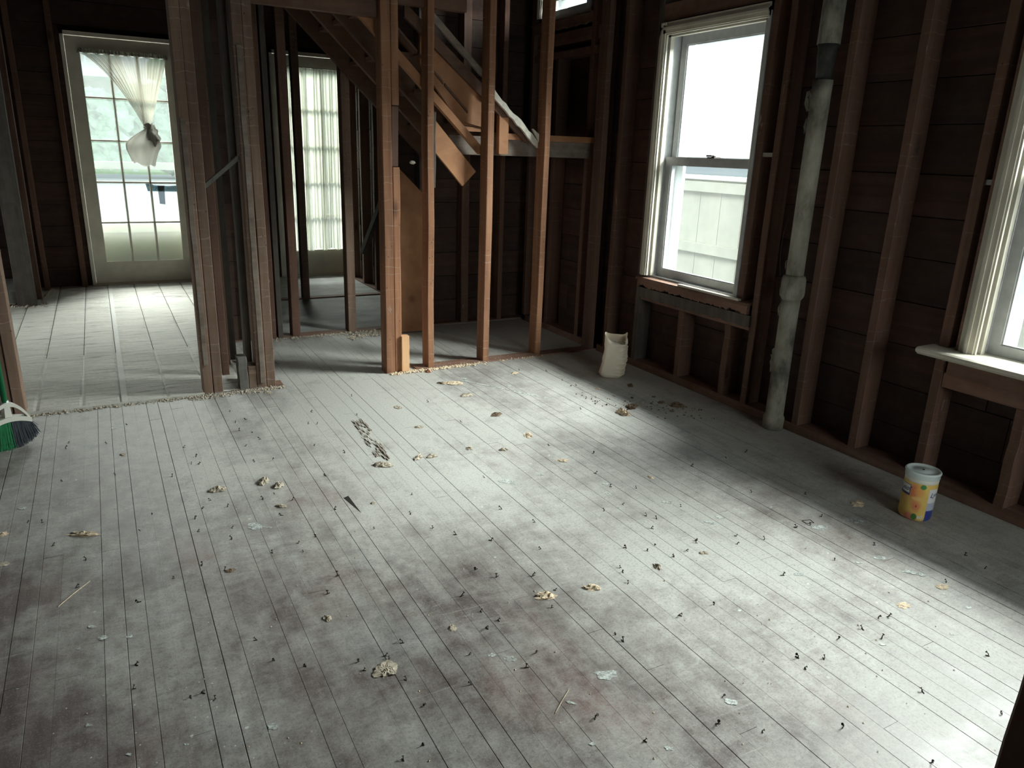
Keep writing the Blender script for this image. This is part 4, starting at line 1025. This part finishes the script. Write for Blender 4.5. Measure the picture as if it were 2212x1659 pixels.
crumbs('plaster_crumbs', [(.95, 5.14, 1.80, 5.16, .025), (1.45, 5.05, 1.75, 5.1, .04)], 700, 'plaster crumbs along the rear partition threshold', M_plaster_g, .014, 3)
crumbs('plaster_crumbs', [(-.70, 6.95, -.45, 6.95, .05), (-.5, 7.1, -.45, 7.7, .03)], 300, 'rubble around the dark corner post in the left room', M_plaster_g, .02, 4)
crumbs('plaster_crumbs', [(2.25, 3.2, 2.75, 2.75, .10)], 160, 'fine dark crumbs scattered around the debris by the bag', M_dirt, .008, 5)
crumbs('floor_grit', [(-.4, 1.2, 2.2, 1.0, .35), (.1, 2.2, 2.4, 1.6, .4), (0, 3.2, 2.4, 2.4, .4)], 900, 'fine pale grit strewn over the floorboards', M_plaster, .0035, 6)
crumbs('threshold_strip', [(-.42, 4.075, .38, 4.078, .005)], 260, 'broken edge of mortar where the left room floor begins', M_plaster_g, .010, 7)
MB().box(-.425, .384, 4.068, 4.092, 0, .010).build('threshold', M_mortar, f2)

# stray thin wires and straws on the floor
def straw(pts, rr, mat, name, label):
    m = MB()
    for a, b in zip(pts[:-1], pts[1:]): m.tube(a, b, rr, n=5)
    tag(m.build(name, mat), label, 'scrap')
straw([(.83, 1.22, .002), (.87, 1.25, .004), (.905, 1.275, .003)], .0008, M_plaster, 'straw', 'thin pale straw lying in the foreground')
straw([(-.235, 2.22, .002), (-.20, 2.27, .003), (-.155, 2.33, .002)], .001, M_plaster, 'straw', 'pale bent straw at the left of the floor')
straw([(2.20, 1.664, .001), (2.235, 1.655, .001), (2.228, 1.632, .001), (2.195, 1.640, .001), (2.20, 1.664, .001)], .0012, M_iron, 'staple_loop', 'small flat wire loop left of the canister')

# ---------------------------------------------------------------- outside
gr = MB().box(-40, 60, 7.95, 112, -.62, -.6).build('ground', simple('pale_concrete', (.75, .75, .72), .9, 0, 0, .05)); tag(gr, 'bright pale paving outside the doors', 'ground', kind='structure')
gr2 = MB().box(3.14, 30, -12, 7.94, -.62, -.6).build('ground', simple('damp_soil', (.05, .05, .04), .9, 0, 0, .3, 3)); tag(gr2, 'ground between the house and the fence', 'ground', kind='structure')
fe = thing('vinyl_fence', (5.5, 3, -.6), 'pale board fence outside the windows', 'fence'); B = P(fe)
M_fence = simple('fence_vinyl', (.50, .505, .43), .6, 0, 0, .1, 5)
y = -1.5
k = 0
while y < 10.5:
    MB().plank(-.55, 1.12, y+.002, y+.148, 5.5, 5.525, 'wy').__class__().box(5.5+(k % 2)*.002, 5.525, y+.001, y+.149, -.55, 1.10).build('fence_board', M_fence, fe); y += .15; k += 1
for z in (-.35, .36, .98): B(MB().box(5.455, 5.498, -1.5, 10.5, z, z+.10), 'rail', M_fence)
for y in (-1.5, 1.2, 3.9, 6.6, 9.3): B(MB().box(5.43, 5.53, y-.05, y+.05, -.6, 1.25), 'fence_post', M_fence)
B(MB().box(5.47, 5.55, -1.5, 10.5, 1.10, 1.14), 'cap_rail', M_white)
# neighbour house beyond the fence
nh = thing('neighbour_house', (13, 5, -.6), 'white clapboard house side beyond the fence', 'house'); B = P(nh)
M_clap = simple('white_clapboard', (.52, .54, .56), .6)
m = MB()
for i in range(26): z = -.6+i*.2; m.prism([(12.018, z), (12.03, z+.2), (12.2, z+.2), (12.2, z)], -2, 14, 'y')
B(m, 'clapboards', M_clap)
B(MB().prism([(11.8, 4.6), (14.5, 6.6), (17.2, 4.6)], -2.3, 14.3, 'y'), 'roof', simple('grey_roof', (.25, .25, .26), .8))
# across the street: house with balcony railing, trees, lawn, kerb, car
M_grass = simple('bright_lawn', (.30, .48, .20), .9, 0, 0, .15, 2); M_leafy = simple('tree_foliage', (.34, .48, .33), .9, .3, 0, .4, 1.5); M_trunk = simple('tree_trunk', (.15, .12, .1), .9)
lw = MB().box(-40, 50, 50, 110, -.6, -.45).build('lawn', M_grass); tag(lw, 'green lawn across the street', 'lawn', kind='structure')
rd = MB().box(-40, 50, 44, 49.5, -.6, -.585).build('road', simple('grey_road', (.40, .42, .42), .9, 0, 0, .1, 2)); tag(rd, 'grey road in front of the house', 'road', kind='structure')
K = 1.85
def SB(x0, x1, y0, y1, z0, z1): return MB().box(x0*K, x1*K, y0*K, y1*K, z0*K+.4, z1*K+.4)
h2 = thing('street_house', (-3, 55, -.5), 'pale house with a balcony railing seen through the left door', 'house'); B = P(h2)
B(SB(-7, 1.2, 29, 36, -.5, 7.2), 'walls', simple('pale_siding', (.68, .66, .58), .7)); B(MB().prism([(-7.6*K, 7.2*K+.4), (-2.9*K, 10*K), (1.8*K, 7.2*K+.4)], 28.5*K, 36.5*K, 'y'), 'roof', simple('brown_roof', (.3, .27, .25), .8))
B(SB(-5, 1.2, 27.2, 29, 2.3, 2.5), 'balcony_floor', M_white); B(SB(-5, 1.2, 27.2, 27.26, 3.35, 3.43), 'railing', M_white)
x = -5.0
while x < 1.2: B(SB(x, x+.05, 27.2, 27.25, 2.5, 3.35), 'baluster', M_white); x += .32
for x in (-5, -2, 1.1): B(SB(x, x+.14, 27.2, 27.34, -.5, 2.3), 'post', M_white)
for (a, z) in ((-3.6, .4), (-1.0, .4), (-3.6, 3.0), (-1.0, 3.0)):
    B(SB(a, a+1.0, 28.96, 29, z, z+1.5), 'window', simple('dark_window', (.15, .18, .2), .2))
def tree(name, x, y, s, label, seed):
    t = thing(name, (x, y, -.5), label, 'tree'); r = random.Random(seed)
    MB().tube((x, y, -.5), (x, y, s*.5), .2, .12, 8).build('trunk', M_trunk, t)
    m = MB()
    for k in range(12):
        a = r.uniform(0, 6.28); rr = r.uniform(0, .45)*s; q = blob((x+rr*math.cos(a), y+rr*math.sin(a)*.5, s*r.uniform(.22, .95)), (s*.32, s*.26, s*.26), k+seed, 18, 12, .5, 3)
        n = len(m.v); m.v += q.v; m.f += [tuple(i+n for i in f) for f in q.f]
    m.build('crown', M_leafy, t)
tree('street_tree', 4.8, 45, 5.2, 'broad green tree to the right of the house across the street', 1)
tree('street_tree', -.6, 41, 3.4, 'small green tree in front of the balcony house', 2)
tree('street_tree', 13.5, 47, 6.2, 'tall green tree behind the hall curtain', 3)
tree('street_tree', -9.5, 40, 4.2, 'green tree left of the balcony house', 4)
sh = blob((-.35, 11.2, -.25), (.28, .25, .33), 8, 22, 14, .5).build('shrub', simple('grey_green_shrub', (.42, .50, .50), .9)); tag(sh, 'small grey-green shrub on the bright paving', 'shrub')
